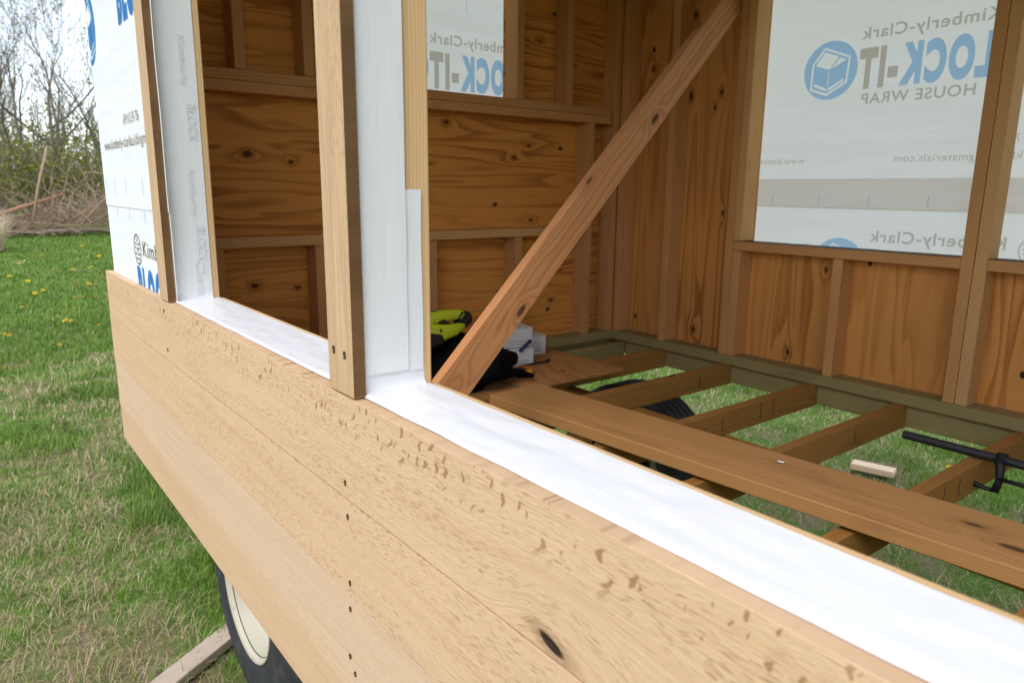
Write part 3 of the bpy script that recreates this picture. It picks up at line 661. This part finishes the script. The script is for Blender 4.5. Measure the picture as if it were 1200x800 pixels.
# ---- floor joists, stringers, axle
for x0 in (-2.243, -1.868, -1.462, -1.120, -.735, -.36, .02, .40, .78, 1.16):
    board('floor_joist', x0, x0 + T, .4735, YF + .029, ZT - .089, ZT, M_JOIST, house, axis=1)
M_STAMP = plain('lumber_stamp_ink', (.03, .025, .02), .8)
for jx, jy, hz in ((-1.424, 2.36, .055), (-1.424, 2.28, .06), (-1.082, 2.30, .05), (-1.83, 2.45, .045), (-.697, 2.12, .05), (-.697, 2.02, .055), (-1.424, 2.05, .05)):
    board('stamp_mark', jx - .0002, jx + .0004, jy, jy + .004, ZT - .07, ZT - .07 + hz, M_STAMP, house, axis=2, bev=0)
for y0, y1 in ((2.03, 2.085), (.95, 1.005)):
    board('stringer', -2.6, XR, y0, y1, .70, ZT - .0905, M_JOIST, house, axis=0)
# roof, right end wall: above and beyond the picture, they shade the room
board('top_plate', XO, XR, .4345, .5235, ZTOP + .001, ZTOP + .039, M_SPF, house); board('top_plate', XO, XR, YF, YP, ZTOP + .001, ZTOP + .039, M_SPF, house)
for k in range(8): board('rafter', -2.6 + k * .57, -2.562 + k * .57, .36, 2.82, ZTOP + .040, ZTOP + .129, M_FIR, house, axis=1)
board('roof', XO - .06, XR + .06, .34, 2.84, ZTOP + .130, ZTOP + .145, M_PLYH, house)
board('plywood_panel', XR, XR + .012, .4345, 1.2, .842, ZTOP, M_PLYH, house, axis=2); board('plywood_panel', XR, XR + .012, 2.0, YP, .842, ZTOP, M_PLYH, house, axis=2)

# ---- diagonal brace
A = Vector((-1.6, 1.0535, 1.140)); B = Vector((-1.893, 2.5685, 2.3905)); ax = (B - A).normalized(); wd = Vector((.068, .643, -.763)); wd = (wd - ax * wd.dot(ax)).normalized(); nn = ax.cross(wd)
if nn.x < 0: nn = -nn; wd = -wd
P0 = A - ax * .33; P1 = B + ax * .10; c = (P0 + P1) / 2 - nn * .019
M4 = Matrix((ax, wd, nn)).transposed().to_4x4(); M4.translation = c
obj('diagonal_brace', box_bm((P1 - P0).length, .106, .038, .003), M_BRACE, house, M4)

# ---- wheels
def lathe_y(prof, seg=56):
    """revolve (radius, y) about the y axis"""
    bm = bmesh.new(); R = []
    for k in range(seg):
        t = 2 * math.pi * k / seg; R.append([bm.verts.new((r * math.cos(t), y, r * math.sin(t))) for r, y in prof])
    for k in range(seg):
        a_, b_ = R[k], R[(k + 1) % seg]
        for i in range(len(prof) - 1):
            bm.faces.new((a_[i], a_[i + 1], b_[i + 1], b_[i]))
    bmesh.ops.recalc_face_normals(bm, faces=bm.faces[:]); return bm
def wheel(x, yout, side, R=.407):
    w_ = empty('wheel', (x, yout, R), parent=house)
    s = side
    prof = [(.196, .012), (.215, .000), (.25, -.005), (.30, -.006), (.36, .002), (.392, .014), (.404, .026), (R, .034)]
    y = .034
    for k in range(4): prof += [(R, y + .006), (R - .009, y + .009), (R - .009, y + .017), (R, y + .020)]; y += .034
    prof += [(R, .176), (.404, .184), (.392, .194), (.36, .206), (.30, .214), (.235, .208), (.215, .196)]
    o = obj('tyre', lathe_y([(r, q * s) for r, q in prof]), M_TYRE, w_, Matrix.Translation((x, yout, R)), smooth=True)
    rim = [(.210, .190), (.2, .10), (.214, .016), (.228, .004), (.232, -.003), (.229, -.006), (.219, .001), (.208, .020), (.199, .052), (.188, .062), (.150, .056), (.120, .048), (.085, .046), (.080, .034), (.055, .028), (.0005, .026)]
    obj('rim', lathe_y([(r, q * s) for r, q in [(r if q > .09 else r * .93, q) for r, q in rim]]), M_RIM, w_, Matrix.Translation((x, yout, R)), smooth=True)
wheel(-2.14, .612, 1); wheel(-2.14, 2.53, -1); wheel(1.0, .612, 1); wheel(1.0, 2.53, -1)
for x in (-2.14, 1.0): 
    bm = tube_bm(bmesh.new(), [(x, .66, .407), (x, 2.48, .407)], .035, 10); obj('axle', bm, M_CAST, house)
    board('axle_block', x - .05, x + .05, .951, 1.003, .44, .699, M_JOIST, house, axis=2); board('axle_block', x - .05, x + .05, 2.032, 2.083, .44, .699, M_JOIST, house, axis=2)

# ------------------------------------------------------------------ loose things in and under the house
def oriented(name, p0, p1, wid, thick, mat, z):
    p0, p1 = Vector((*p0, z)), Vector((*p1, z)); d = (p1 - p0).normalized(); n_ = Vector((-d.y, d.x, 0))
    M4 = Matrix((d, n_, Vector((0, 0, 1)))).transposed().to_4x4(); M4.translation = (p0 + p1) / 2
    return obj(name, box_bm((p1 - p0).length, wid, thick, .0025), mat, None, M4)
m_sub = plywood('plywood_floor', (.47, .235, .085), (.31, .135, .045), seed=7.7, scale=(1, 4))
m_sub2 = plywood('plywood_floor_near', (.40, .195, .07), (.25, .105, .035), seed=2.9, scale=(1, 5))
def ply_floor(x0, x1, y0, y1, z, mat, label):
    o = obj('plywood_sheet', box_bm(x1 - x0, y1 - y0, .0115, .001), mat, None, Matrix.Translation(((x0 + x1) / 2, (y0 + y1) / 2, z))); return tag(o, label, 'plywood')
ps = ply_floor(-2.536, -2.025, 1.652, 2.19, ZT + .0065, m_sub, 'brown plywood sheet on the joists in the far corner, carrying the screwdriver')
ps2 = ply_floor(-2.536, -1.99, .56, 1.650, ZT + .0065, m_sub2, 'darker plywood sheet on the joists, beside the foot of the brace')
for x0, x1 in ((-2.225, -2.135), (-2.115, -2.03)):
    board('green_mark', x0, x1, 1.640, 1.649, ZT + .0120, ZT + .0131, M_GREENP, ps2, bev=0)
pl = oriented('loose_plank', (-1.945, 1.535), (1.2, 1.775), .235, .038, M_PLANK, ZT + .0125 + .0195)
tag(pl, 'long brown plank lying loose across the floor joists', 'plank')
bm = bmesh.new(); tube_bm(bm, [(-.972, 1.657, ZT + .0545), (-.956, 1.662, ZT + .0545)], .0035, 8)
tag(obj('bolt', bm, plain('bright_steel', (.5, .5, .5), .35, metal=.8)), 'small bright metal bolt lying on the loose plank', 'bolt')

# pipe clamp
pc = empty('pipe_clamp', (-.6, 2.28, ZT + .0145), 'black iron pipe clamp with crank handle lying across the joists', 'clamp')
zc = ZT + .0145
obj('pipe', tube_bm(bmesh.new(), [(-.915, 2.276, zc), (-.6, 2.276, zc), (.35, 2.276, zc)], .0133, 16), M_IRON, pc, smooth=False)
obj('thread', tube_bm(bmesh.new(), [(-.921, 2.276, zc), (-.893, 2.276, zc)], .0124, 16), plain('rusty_thread', (.05, .028, .018), .7), pc)
bm = bmesh.new()
tube_bm(bm, [(-.655, 2.262, zc + .006), (-.645, 2.25, zc - .02), (-.642, 2.245, zc - .055), (-.648, 2.24, zc - .085)], [.014, .012, .010, .011], 8)
tube_bm(bm, [(-.640, 2.276, zc + .001), (-.664, 2.276, zc + .001)], .0185, 14)
obj('jaw', bm, M_CAST, pc, smooth=True)
bm = bmesh.new(); tube_bm(bm, [(-.648, 2.242, zc - .046), (-.54, 2.242, zc - .046)], .0065, 8); tube_bm(bm, [(-.560, 2.242, zc - .046), (-.535, 2.242, zc - .046)], .012, 8); obj('screw_shaft', bm, M_CAST, pc, smooth=True)
bm = bmesh.new(); tube_bm(bm, [(-.648, 2.240, zc - .082), (-.672, 2.235, zc - .080), (-.690, 2.232, zc - .076), (-.710, 2.230, zc - .072)], [.007, .006, .008, .010], 8); obj('handle', bm, M_CAST, pc, smooth=True)

# tools by the brace
zf = ZT + .0124
def cart(x, y, z, sx, sy, sz, rz, label):
    o = empty('carton', (x, y, z), label, 'box', 'small white cartons by the brace')
    M0 = Matrix.Translation((x, y, z)) @ Matrix.Rotation(rz, 4, 'Z')
    obj('box_body', box_bm(sx, sy, sz, .002), M_CARD, o, M0 @ Matrix.Translation((0, 0, sz / 2)))
    for k in (0, 1): obj('printed_line', box_bm(.0008, sy * .62, .004, 0), M_CARDP, o, M0 @ Matrix.Translation((sx / 2 + .0003, 0, sz * (.18 + .14 * k))))
    obj('lid', box_bm(sx * 1.004, sy * 1.004, .0015, 0), M_CARD, o, M0 @ Matrix.Translation((0, 0, sz + .0008)))
    return o
rz = -.25
cart(-2.36, 1.872, zf, .11, .115, .075, rz, 'white carton standing at the front, beside the black bag')
cart(-2.49, 2.055, zf, .10, .115, .085, rz, 'white carton standing behind the front one, by the wall')
cart(-2.375, 1.865, zf + .079, .11, .135, .082, rz, 'white carton stacked on top of the front one')
bm = bmesh.new(); tube_bm(bm, [(-2.300, 1.845, zf + .070), (-2.302, 1.905, zf + .108)], .0075, 10)
tag(obj('marker_pen', bm, M_BLUE, smooth=True), 'dark blue marker pen leaning on the white cartons', 'pen')
def blob(name, c, r, mat, amp=.22, fr=3.0, seed=0):
    bm = bmesh.new(); bmesh.ops.create_icosphere(bm, subdivisions=4, radius=1)
    for v in bm.verts:
        d = v.co.normalized(); k = 1 + amp * mnoise.noise(d * fr + Vector((seed, 0, 0))) + .06 * mnoise.noise(d * 9 + Vector((seed, 3, 0)))
        v.co = Vector((d.x * r[0] * k, d.y * r[1] * k, max(-r[2] * .8, d.z * r[2] * k)))
    return obj(name, bm, mat, None, Matrix.Translation(c), smooth=True)
bag = blob('tool_bag', (-2.22, 1.47, zf + .085), (.17, .24, .115), M_BAG, .28, 2.6, 4)
tag(bag, 'soft black fabric tool bag slumped on the plywood behind the brace', 'bag')
obj('strap', tube_bm(bmesh.new(), [(-2.16, 1.60, zf + .07), (-2.09, 1.68, zf + .05), (-2.10, 1.75, zf + .02), (-2.16, 1.72, zf + .012)], .009, 6), M_BAG, bag, smooth=True)
# lime loop-handled tool on the bag
gt = empty('lime_tool', (-2.2, 1.30, zf + .19), 'lime green and black loop handled power tool lying on the black bag', 'tool')
TX = -2.16
def T3(px, py, dx=0): 
    d = ray(px, py); return CAM + d * ((TX + dx - CAM.x) / d.x)
def slab(name, pts, sec, mat):
    """loft of rounded rectangles: sec = (half height, half depth) at each point"""
    bm = bmesh.new(); rings = []; side = Vector((1, .25, .15)).normalized()
    for i, p in enumerate(pts):
        t = (pts[min(i + 1, len(pts) - 1)] - pts[max(i - 1, 0)]).normalized(); b_ = (side - t * side.dot(t)).normalized(); a_ = b_.cross(t); ring = []
        for k in range(16):
            q = 2 * math.pi * k / 16; cx_, sy_ = math.cos(q), math.sin(q); ring.append(bm.verts.new(p + a_ * math.copysign(abs(sy_) ** .55, sy_) * sec[i][0] + b_ * math.copysign(abs(cx_) ** .55, cx_) * sec[i][1]))
        rings.append(ring)
    for A_, B_ in zip(rings, rings[1:]):
        for k in range(16): bm.faces.new((A_[k], A_[(k + 1) % 16], B_[(k + 1) % 16], B_[k]))
    bm.faces.new(rings[0][::-1]); bm.faces.new(rings[-1]); bmesh.ops.recalc_face_normals(bm, faces=bm.faces[:])
    o = obj(name, bm, mat, gt); o.data.shade_auto_smooth(angle=.6) if hasattr(o.data, 'shade_auto_smooth') else None; return o
slab('upper_body', [T3(468, 383), T3(500, 374), T3(520, 370), T3(536, 368), T3(541, 368)], [(.020, .035), (.024, .038), (.022, .036), (.018, .030), (.014, .026)], M_LIME)
slab('lower_body', [T3(468, 398, .02), T3(498, 391, .02), T3(514, 390, .02), T3(530, 386, .02), T3(540, 380, .015)], [(.034, .040), (.036, .042), (.033, .040), (.022, .034), (.009, .026)], M_LIME)
slab('nose_cap', [T3(536, 377, .01), T3(540, 374, .01), T3(546, 371, .008), T3(549, 369, .006)], [(.026, .030), (.032, .034), (.026, .030), (.012, .018)], M_BLACK)
slab('grip', [T3(468, 404, .035), T3(502, 399, .035), T3(513, 397, .035), T3(517, 394, .03)], [(.030, .034), (.032, .036), (.022, .032), (.008, .02)], M_BLACK)
slab('trigger', [T3(513, 378, .03), T3(518, 377, .03), T3(525, 379, .03)], [(.004, .012), (.009, .016), (.003, .012)], M_BLACK)
slab('vent', [T3(515, 386, .055), T3(517, 389, .055)], [(.004, .006), (.004, .006)], M_BLACK)
slab('top_rail', [T3(480, 373, -.01), T3(505, 366.5, -.01), T3(521, 364.5, -.01)], [(.005, .02), (.006, .02), (.004, .018)], M_BLACK)
for k in range(3): slab('stud_dot', [T3(540 + 1.6 * k, 372.5 - 2 * k, .044), T3(541 + 1.6 * k, 371.8 - 2 * k, .044)], [(.0022, .003), (.0022, .003)], M_LIME)
# screwdriver
sd = empty('screwdriver', (-2.2, 1.8, zf), 'black and orange screwdriver lying on the plywood sheet', 'screwdriver')
obj('shaft', tube_bm(bmesh.new(), [(-2.245, 1.802, zf + .020), (-2.30, 1.995, zf + .006)], [.005, .004], 8), M_CAST, sd, smooth=True)
obj('tip', tube_bm(bmesh.new(), [(-2.298, 1.988, zf + .006), (-2.303, 2.006, zf + .006), (-2.307, 2.022, zf + .006)], [.006, .008, .003], 8), M_CAST, sd, smooth=True)
obj('handle', tube_bm(bmesh.new(), [(-2.21, 1.665, zf + .015), (-2.19, 1.70, zf + .018), (-2.18, 1.745, zf + .018), (-2.19, 1.775, zf + .016)], [.008, .016, .017, .013], 10), M_BLACK, sd, smooth=True)
obj('collar', tube_bm(bmesh.new(), [(-2.168, 1.752, zf + .013), (-2.160, 1.785, zf + .015), (-2.185, 1.812, zf + .017), (-2.215, 1.812, zf + .018), (-2.25, 1.80, zf + .016)], [.008, .013, .012, .010, .007], 10), M_ORANGE, sd, smooth=True)

# boards on the grass
tag(oriented('lumber_offcut', (-1.985, 4.225), (-1.755, 4.285), .089, .038, M_CUT, .045), 'short pale lumber offcut lying on the grass behind the house', 'offcut')
tag(oriented('ground_board', (-2.60, .74), (-2.28, .22), .085, .036, M_OLD, .03), 'weathered board lying on the grass against the wheel', 'board')

# ------------------------------------------------------------------ dandelions in the lawn
def dandelion_mesh():
    bm = bmesh.new(); rd = random.Random(5)
    tube_bm(bm, [(0, 0, 0), (.006, .003, .03), (.008, .004, .062)], [.0022, .002, .0018], 4)
    n0 = len(bm.faces)
    for ring, (n, r, up) in enumerate(((12, .021, .003), (10, .015, .008), (7, .009, .012))):
        for k in range(n):
            t = 2 * math.pi * (k + .5 * ring) / n; d = Vector((math.cos(t), math.sin(t), 0)); q = Vector((-d.y, d.x, 0)) * r * .33; c0 = Vector((.008, .004, .062))
            bm.faces.new([bm.verts.new(v) for v in (c0, c0 + d * r * .6 + q + Vector((0, 0, up)), c0 + d * r + Vector((0, 0, up * 1.1)), c0 + d * r * .6 - q + Vector((0, 0, up)))])
    bm.faces.ensure_lookup_table()
    for f in bm.faces[n0:]: f.material_index = 1
    me = bpy.data.meshes.new('dandelion'); bm.to_mesh(me); bm.free(); return me
DM = dandelion_mesh(); DM.materials.append(plain('dandelion_stem', (.12, .2, .04), .6)); DM.materials.append(plain('dandelion_yellow', (.82, .58, .01), .6))
dpx = [(73, 320), (86, 317), (92, 335), (101, 334), (91, 351), (102, 349), (89, 364), (80, 377), (86, 378), (114, 384), (2, 395), (14, 396), (109, 314), (114, 301), (44, 303), (116, 349), (40, 344), (49, 342), (32, 330),
       (61, 296), (97, 289), (20, 310), (66, 405), (28, 362), (977, 528), (985, 522), (1114, 549), (8, 432), (52, 300), (10, 325)]
rd = random.Random(3)
for i, (px, py) in enumerate(dpx):
    p = on_z(px, py, .06 if px < 500 else .04); o = bpy.data.objects.new('dandelion', DM); COL.objects.link(o); o.location = (p.x, p.y, 0)
    s = min(2.2, max(.75, (p - CAM).length / 6.5)) * rd.uniform(.8, 1.15); o.scale = (s, s, min(s, 1.4)); o.rotation_euler = (rd.uniform(-.25, .25), rd.uniform(-.25, .25) + .2, rd.uniform(0, 6))
    if px > 500: tag(o, 'yellow dandelion flower in the grass seen through the floor joists', 'dandelion', 'dandelions seen through the joists')
    else: tag(o, 'yellow dandelion flower in the lawn left of the house', 'dandelion', 'dandelions in the left lawn')

# ------------------------------------------------------------------ trees, brush and dry grass beyond the lawn
def barkmat(name, a_, b_):
    m = NT(name); tc = m.node('ShaderNodeTexCoord').outputs['Object']; n = m.noise(m.vmath('MULTIPLY', tc, (6, 6, 1.5)), 2, 4)
    m.bsdf(m.mix(n, a_, b_), .9, n, .5, .02, .1); return m.m
M_BARK = barkmat('grey_bark', (.12, .10, .08), (.24, .21, .17)); M_BARK2 = barkmat('pale_bark', (.16, .14, .115), (.31, .275, .225))
M_BRUSH = barkmat('dead_brush', (.22, .15, .10), (.46, .34, .24)); M_LOG = barkmat('fallen_log', (.20, .15, .12), (.36, .29, .24)); M_REDB = barkmat('red_brown_limb', (.26, .13, .075), (.42, .24, .14))
def leafmat(name, a_, b_):
    m = NT(name); r = m.node('ShaderNodeAttribute', attribute_name='tint').outputs['Fac']; c = m.mix(r, a_, b_)
    d = m.node('ShaderNodeBsdfDiffuse', {'Color': c}); g = m.node('ShaderNodeBsdfTranslucent', {'Color': c}); mx = m.node('ShaderNodeMixShader', {0: .35, 1: d.outputs[0], 2: g.outputs[0]})
    m.t.links.new(mx.outputs[0], m.out.inputs[0]); return m.m
M_LEAF = leafmat('spring_leaf', (.17, .17, .03), (.34, .33, .08)); M_BUSH = leafmat('bush_leaf', (.13, .14, .025), (.29, .29, .06))
class Tubes:
    """fast low-sided branches collected as arrays"""
    def __init__(self): self.V = []; self.F = []; self.n = 0
    def seg(self, p0, p1, r0, r1, k=4):
        d = (p1 - p0); L = d.length
        if L < 1e-6: return
        d /= L; a_ = d.orthogonal().normalized(); b_ = d.cross(a_)
        for p, r in ((p0, r0), (p1, r1)):
            for i in range(k):
                t = 2 * math.pi * i / k; self.V.append((p + (a_ * math.cos(t) + b_ * math.sin(t)) * r)[:])
        for i in range(k): self.F.append((self.n + i, self.n + (i + 1) % k, self.n + k + (i + 1) % k, self.n + k + i))
        self.n += 2 * k
    def mesh(self, name):
        me = bpy.data.meshes.new(name); me.from_pydata(self.V, [], self.F); me.update(); return me
def leaves_mesh(name, pts, size, rd):
    n = len(pts); P = np.array([p[:] for p in pts], np.float32)
    u = rng.normal(size=(n, 3)); u /= np.linalg.norm(u, axis=1)[:, None]; v = np.cross(u, rng.normal(size=(n, 3))); v /= np.linalg.norm(v, axis=1)[:, None]
    s = (size * (.5 + rng.random(n)))[:, None]
    Q = np.stack([P - u * s, P + v * s * .5, P + u * s, P - v * s * .5], 1).reshape(-1, 3).astype(np.float32)
    me = bpy.data.meshes.new(name); me.vertices.add(4 * n); me.vertices.foreach_set('co', Q.reshape(-1)); me.loops.add(4 * n); me.loops.foreach_set('vertex_index', np.arange(4 * n, dtype=np.int32))
    me.polygons.add(n); me.polygons.foreach_set('loop_start', np.arange(n, dtype=np.int32) * 4)
    me.attributes.new('tint', 'FLOAT', 'POINT').data.foreach_set('value', np.repeat(rng.random(n), 4).astype(np.float32)); me.update(calc_edges=True); return me
def grow(tb, p, d, L, r, lvl, rd, tips, maxl, spread=.6, up=.25):
    n = 4 if lvl == 0 else 3; q = p.copy(); dd = d.copy(); nodes = []
    for i in range(n):
        dd = (dd + Vector((rd.gauss(0, .13), rd.gauss(0, .13), rd.gauss(0, .08) + up * .12))).normalized(); q2 = q + dd * (L / n); r2 = r * (1 - .55 * (i + 1) / n)
        tb.seg(q, q2, r * (1 - .55 * i / n), r2, 6 if lvl == 0 else (4 if lvl < 3 else 3)); nodes.append((q2.copy(), dd.copy(), r2)); q = q2
    if lvl >= maxl:
        tips.append(q); tips.append(nodes[0][0]); return
    for j in range(rd.choice((2, 3, 3)) + (2 if lvl == 0 else 0) + (1 if lvl == maxl - 1 else 0)):
        bp, bd, br = nodes[rd.randrange(0 if lvl else 1, len(nodes))] if j else nodes[-1]
        side = Vector((rd.gauss(0, 1), rd.gauss(0, 1), rd.gauss(0, .5))); side = (side - bd * side.dot(bd)).normalized()
        nd = (bd + side * rd.uniform(.35, 1.0) * spread * 1.3 + Vector((0, 0, up))).normalized()
        grow(tb, bp, nd, L * rd.uniform(.58, .82), max(.008, br * rd.uniform(.55, .8)), lvl + 1, rd, tips, maxl, spread, up)
def tree(x, y, h, stems, seed, bark, label, leaf=.05, nl=1, lean=0.0, maxl=4, group='bare spring trees beyond the lawn'):
    rd = random.Random(seed); root = empty('tree', (x, y, 0), label, 'tree', group); trunk = Tubes(); twig = Tubes(); tips = []
    for s in range(stems):
        t = 2 * math.pi * s / stems + rd.random(); o = Vector((math.cos(t), math.sin(t), 0)) * (.25 if stems > 1 else 0)
        d = Vector((o.x * 1.1, o.y * 1.1 + lean, 1)).normalized(); p = Vector((0, 0, -.1)) + o * .5; L = h * rd.uniform(.36, .46); r = h * .0125 * rd.uniform(.8, 1.15)
        q = p.copy(); dd = d.copy()
        for i in range(5):
            dd = (dd + Vector((rd.gauss(0, .07), rd.gauss(0, .07), .06))).normalized(); q2 = q + dd * L / 5; trunk.seg(q, q2, r * (1 - .1 * i), r * (1 - .1 * (i + 1)), 7); q = q2
            if i > 1: grow(twig, q.copy(), (dd + Vector((rd.gauss(0, .8), rd.gauss(0, .8), .15))).normalized(), h * rd.uniform(.16, .28), r * .42, 1, rd, tips, maxl)
        grow(twig, q, dd, h * .27, r * .5, 0, rd, tips, maxl, .5)
    T0 = Matrix.Translation((x, y, 0)); obj('trunk', trunk.mesh('trunk'), bark, root, T0, smooth=True); obj('branches', twig.mesh('branches'), bark, root, T0)
    pts = [p + Vector((rd.gauss(0, .12), rd.gauss(0, .12), rd.gauss(0, .12))) for p in tips for _ in range(nl)]
    if pts: obj('crown', leaves_mesh('crown', pts, leaf, rd), M_LEAF, root, T0)
    return root
TR = [(-41, 4.1, 10.5, 4, 11, M_BARK, 'multi stemmed bare tree with spreading limbs, right of the others beside the house'),
      (-44, .9, 11.0, 2, 23, M_BARK, 'twin trunked bare tree at the left edge behind the brush'),
      (-47, 2.6, 9.5, 2, 37, M_BARK2, 'pale forked bare tree between the two dark ones'),
      (-40, -3.0, 10.5, 3, 41, M_BARK, 'bare tree standing just outside the left edge'), (-46, 7.2, 10.5, 3, 53, M_BARK2, 'bare pale tree mostly hidden behind the white wrapped corner'),
      (-43, 11.5, 10, 3, 61, M_BARK, 'bare tree fully behind the house, right of the pale one')]
for x, y, h, st, sd_, bk, lb in TR: tree(x, y, h, st, sd_, bk, lb)
def bush(x, y, h, rad, seed, label, nst=34, nlv=1500):
    rd = random.Random(seed); root = empty('shrub', (x, y, 0), label, 'shrub', 'leafing shrubs under the trees'); tb = Tubes(); pts = []
    for k in range(nst):
        t = rd.random() * 6.283; rr = rad * math.sqrt(rd.random()) * .5; p = Vector((math.cos(t) * rr, math.sin(t) * rr, -.05)); d = Vector((math.cos(t) * rd.uniform(0, .6), math.sin(t) * rd.uniform(0, .6), 1)).normalized(); L = h * rd.uniform(.6, 1.05); r = rd.uniform(.015, .035)
        q = p
        for i in range(4):
            d = (d + Vector((rd.gauss(0, .14), rd.gauss(0, .14), 0))).normalized(); q2 = q + d * L / 4; tb.seg(q, q2, r * (1 - .2 * i), r * (.8 - .2 * i), 3)
            if i: 
                for _ in range(2):
                    e_ = (d + Vector((rd.gauss(0, .6), rd.gauss(0, .6), .1))).normalized(); tb.seg(q2, q2 + e_ * L * .22, .010, .005, 3)
                for _ in range(nlv // nst // 3): pts.append(q2 + Vector((rd.gauss(0, .35), rd.gauss(0, .35), rd.gauss(0, .3))))
            q = q2
    T0 = Matrix.Translation((x, y, 0)); obj('stems', tb.mesh('stems'), M_BARK, root, T0); obj('foliage', leaves_mesh('foliage', pts, .075, rd), M_BUSH, root, T0)
BU = [(-38.5, -1.2), (-40, .8), (-38, 2.3), (-41, 3.4), (-38.5, 4.6), (-40, 6.0), (-42, 1.9), (-39, 7.6), (-41, -2.8), (-42.5, 5.2)]
BL = ['left of the twin trunked tree', 'at the foot of the twin trunked tree', 'in the gap between the two dark trees', 'at the foot of the multi stemmed tree', 'right of the multi stemmed tree', 'beside the white wrapped corner', 'behind the gap between the trees', 'hidden behind the house corner', 'beyond the left edge', 'behind the multi stemmed tree']
for i, (x, y) in enumerate(BU): bush(x, y, 3.6 + .9 * ((i * 37) % 10) / 10, 1.7, 100 + i, 'yellow green leafing shrub ' + BL[i])
# far woods: one mass behind the trees
def woods():
    rd = random.Random(77); tb = Tubes(); pts = []
    for k in range(420):
        x = rd.uniform(-72, -50); y = rd.uniform(-16, 34); h = rd.uniform(4, 8.5); p = Vector((x, y, -.1)); d = Vector((rd.gauss(0, .12), rd.gauss(0, .12), 1)).normalized(); r = rd.uniform(.03, .08); q = p
        for i in range(4):
            d = (d + Vector((rd.gauss(0, .12), rd.gauss(0, .12), 0))).normalized(); q2 = q + d * h / 4; tb.seg(q, q2, r * (1 - .2 * i), r * (.8 - .2 * i), 3)
            for _ in range(4): e_ = (d + Vector((rd.gauss(0, .7), rd.gauss(0, .7), .1))).normalized(); tb.seg(q2, q2 + e_ * h * .2, .018, .007, 3)
            for _ in range(9): pts.append(q2 + Vector((rd.gauss(0, .7), rd.gauss(0, .7), rd.gauss(0, .8) - h * .1)))
            q = q2
    o = obj('woods', tb.mesh('woods'), M_BARK); tag(o, 'grey brown mass of far woods behind the trees', 'woods', kind='stuff')
    o2 = obj('woods_foliage', leaves_mesh('woods_foliage', pts, .16, rd), M_BUSH, o); o2['kind'] = 'stuff'
woods()
# brush pile
def brush_pile():
    rd = random.Random(9); root = empty('brush_pile', (-29, 3.2, 0), 'tangled pile of dead reddish brown branches at the lawn edge', 'brush pile'); tb = Tubes()
    for k in range(430):
        y = rd.uniform(-.5, 6.8); x = -29 + rd.gauss(0, 1.0) + .1; right = min(1, max(0, (y - .5) / 4)); p = Vector((x, y, rd.uniform(0, .15 + .5 * right)))
        d = Vector((rd.gauss(0, .5), -.35 - rd.random() + (1.7 if rd.random() < .55 else 0), rd.uniform(.05, .9) * (.35 + 1.0 * right))).normalized(); L = rd.uniform(.9, 2.9); r = rd.uniform(.012, .028); q = p
        for i in range(4):
            d = (d + Vector((rd.gauss(0, .16), rd.gauss(0, .16), rd.gauss(-.01, .12)))).normalized(); q2 = q + d * L / 4
            if q2.z < .02: q2.z = .02
            tb.seg(q, q2, r * (1 - .2 * i), r * (.8 - .2 * i), 3)
            if rd.random() < .7: e_ = (d + Vector((rd.gauss(0, .6), rd.gauss(0, .6), rd.gauss(.1, .5)))).normalized(); tb.seg(q2, q2 + e_ * L * .25, r * .5, .004, 3)
            q = q2
    o = obj('twigs', tb.mesh('twigs'), M_BRUSH, root); o['kind'] = 'stuff'
    for pts, r, m in (([(-27.6, 1.0, .22), (-27.8, 2.2, .16), (-27.9, 3.6, .20), (-28, 5.2, .12)], .10, M_LOG), ([(-27.4, .75, .35), (-27.7, 1.35, .75), (-28.2, 2.3, 1.05), (-28.6, 3.2, 1.35)], .085, M_REDB),
                      ([(-27.6, .2, .1), (-27.9, 1.2, .55), (-28.3, 2.5, .75)], .055, M_REDB), ([(-28, 2.2, .3), (-28.1, 2.5, 1.6), (-28.3, 2.9, 2.9)], .05, M_BRUSH), ([(-27.5, 1.7, .1), (-27.8, 1.2, 1.4), (-28, .6, 2.6)], .04, M_BRUSH),
                      ([(-28, 3.5, .3), (-28.4, 4.4, 1.2), (-28.9, 5.6, 1.9)], .05, M_BRUSH), ([(-28, 2.9, .2), (-28.4, 3.9, .9), (-28.9, 5.2, 1.3)], .045, M_REDB), ([(-27.8, 4.6, .1), (-28, 3.2, .35), (-28, 1.9, .5)], .05, M_BRUSH)):
        n = len(pts); obj('branch', tube_bm(bmesh.new(), pts, [r * (1 - .6 * i / n) for i in range(n)], 7), m, root, smooth=True)
brush_pile()
# clump of tall dry grass
n = 1500; t = rng.random(n) * 6.283; rr = .75 * np.sqrt(rng.random(n)); cx, cy = -22.5, .35
o = blades(n, cx + np.cos(t) * rr * 1.1, cy + np.sin(t) * rr, .45 + .75 * rng.random(n), .012 + .012 * rng.random(n), .15 + .6 * rng.random(n), t + rng.normal(0, .7, n), .72 + .28 * rng.random(n), 'dry_grass_clump', leafmat('dry_stalks', (.40, .32, .20), (.68, .58, .42)))
tag(o, 'clump of tall pale dry grass at the left edge of the lawn', 'dry grass')
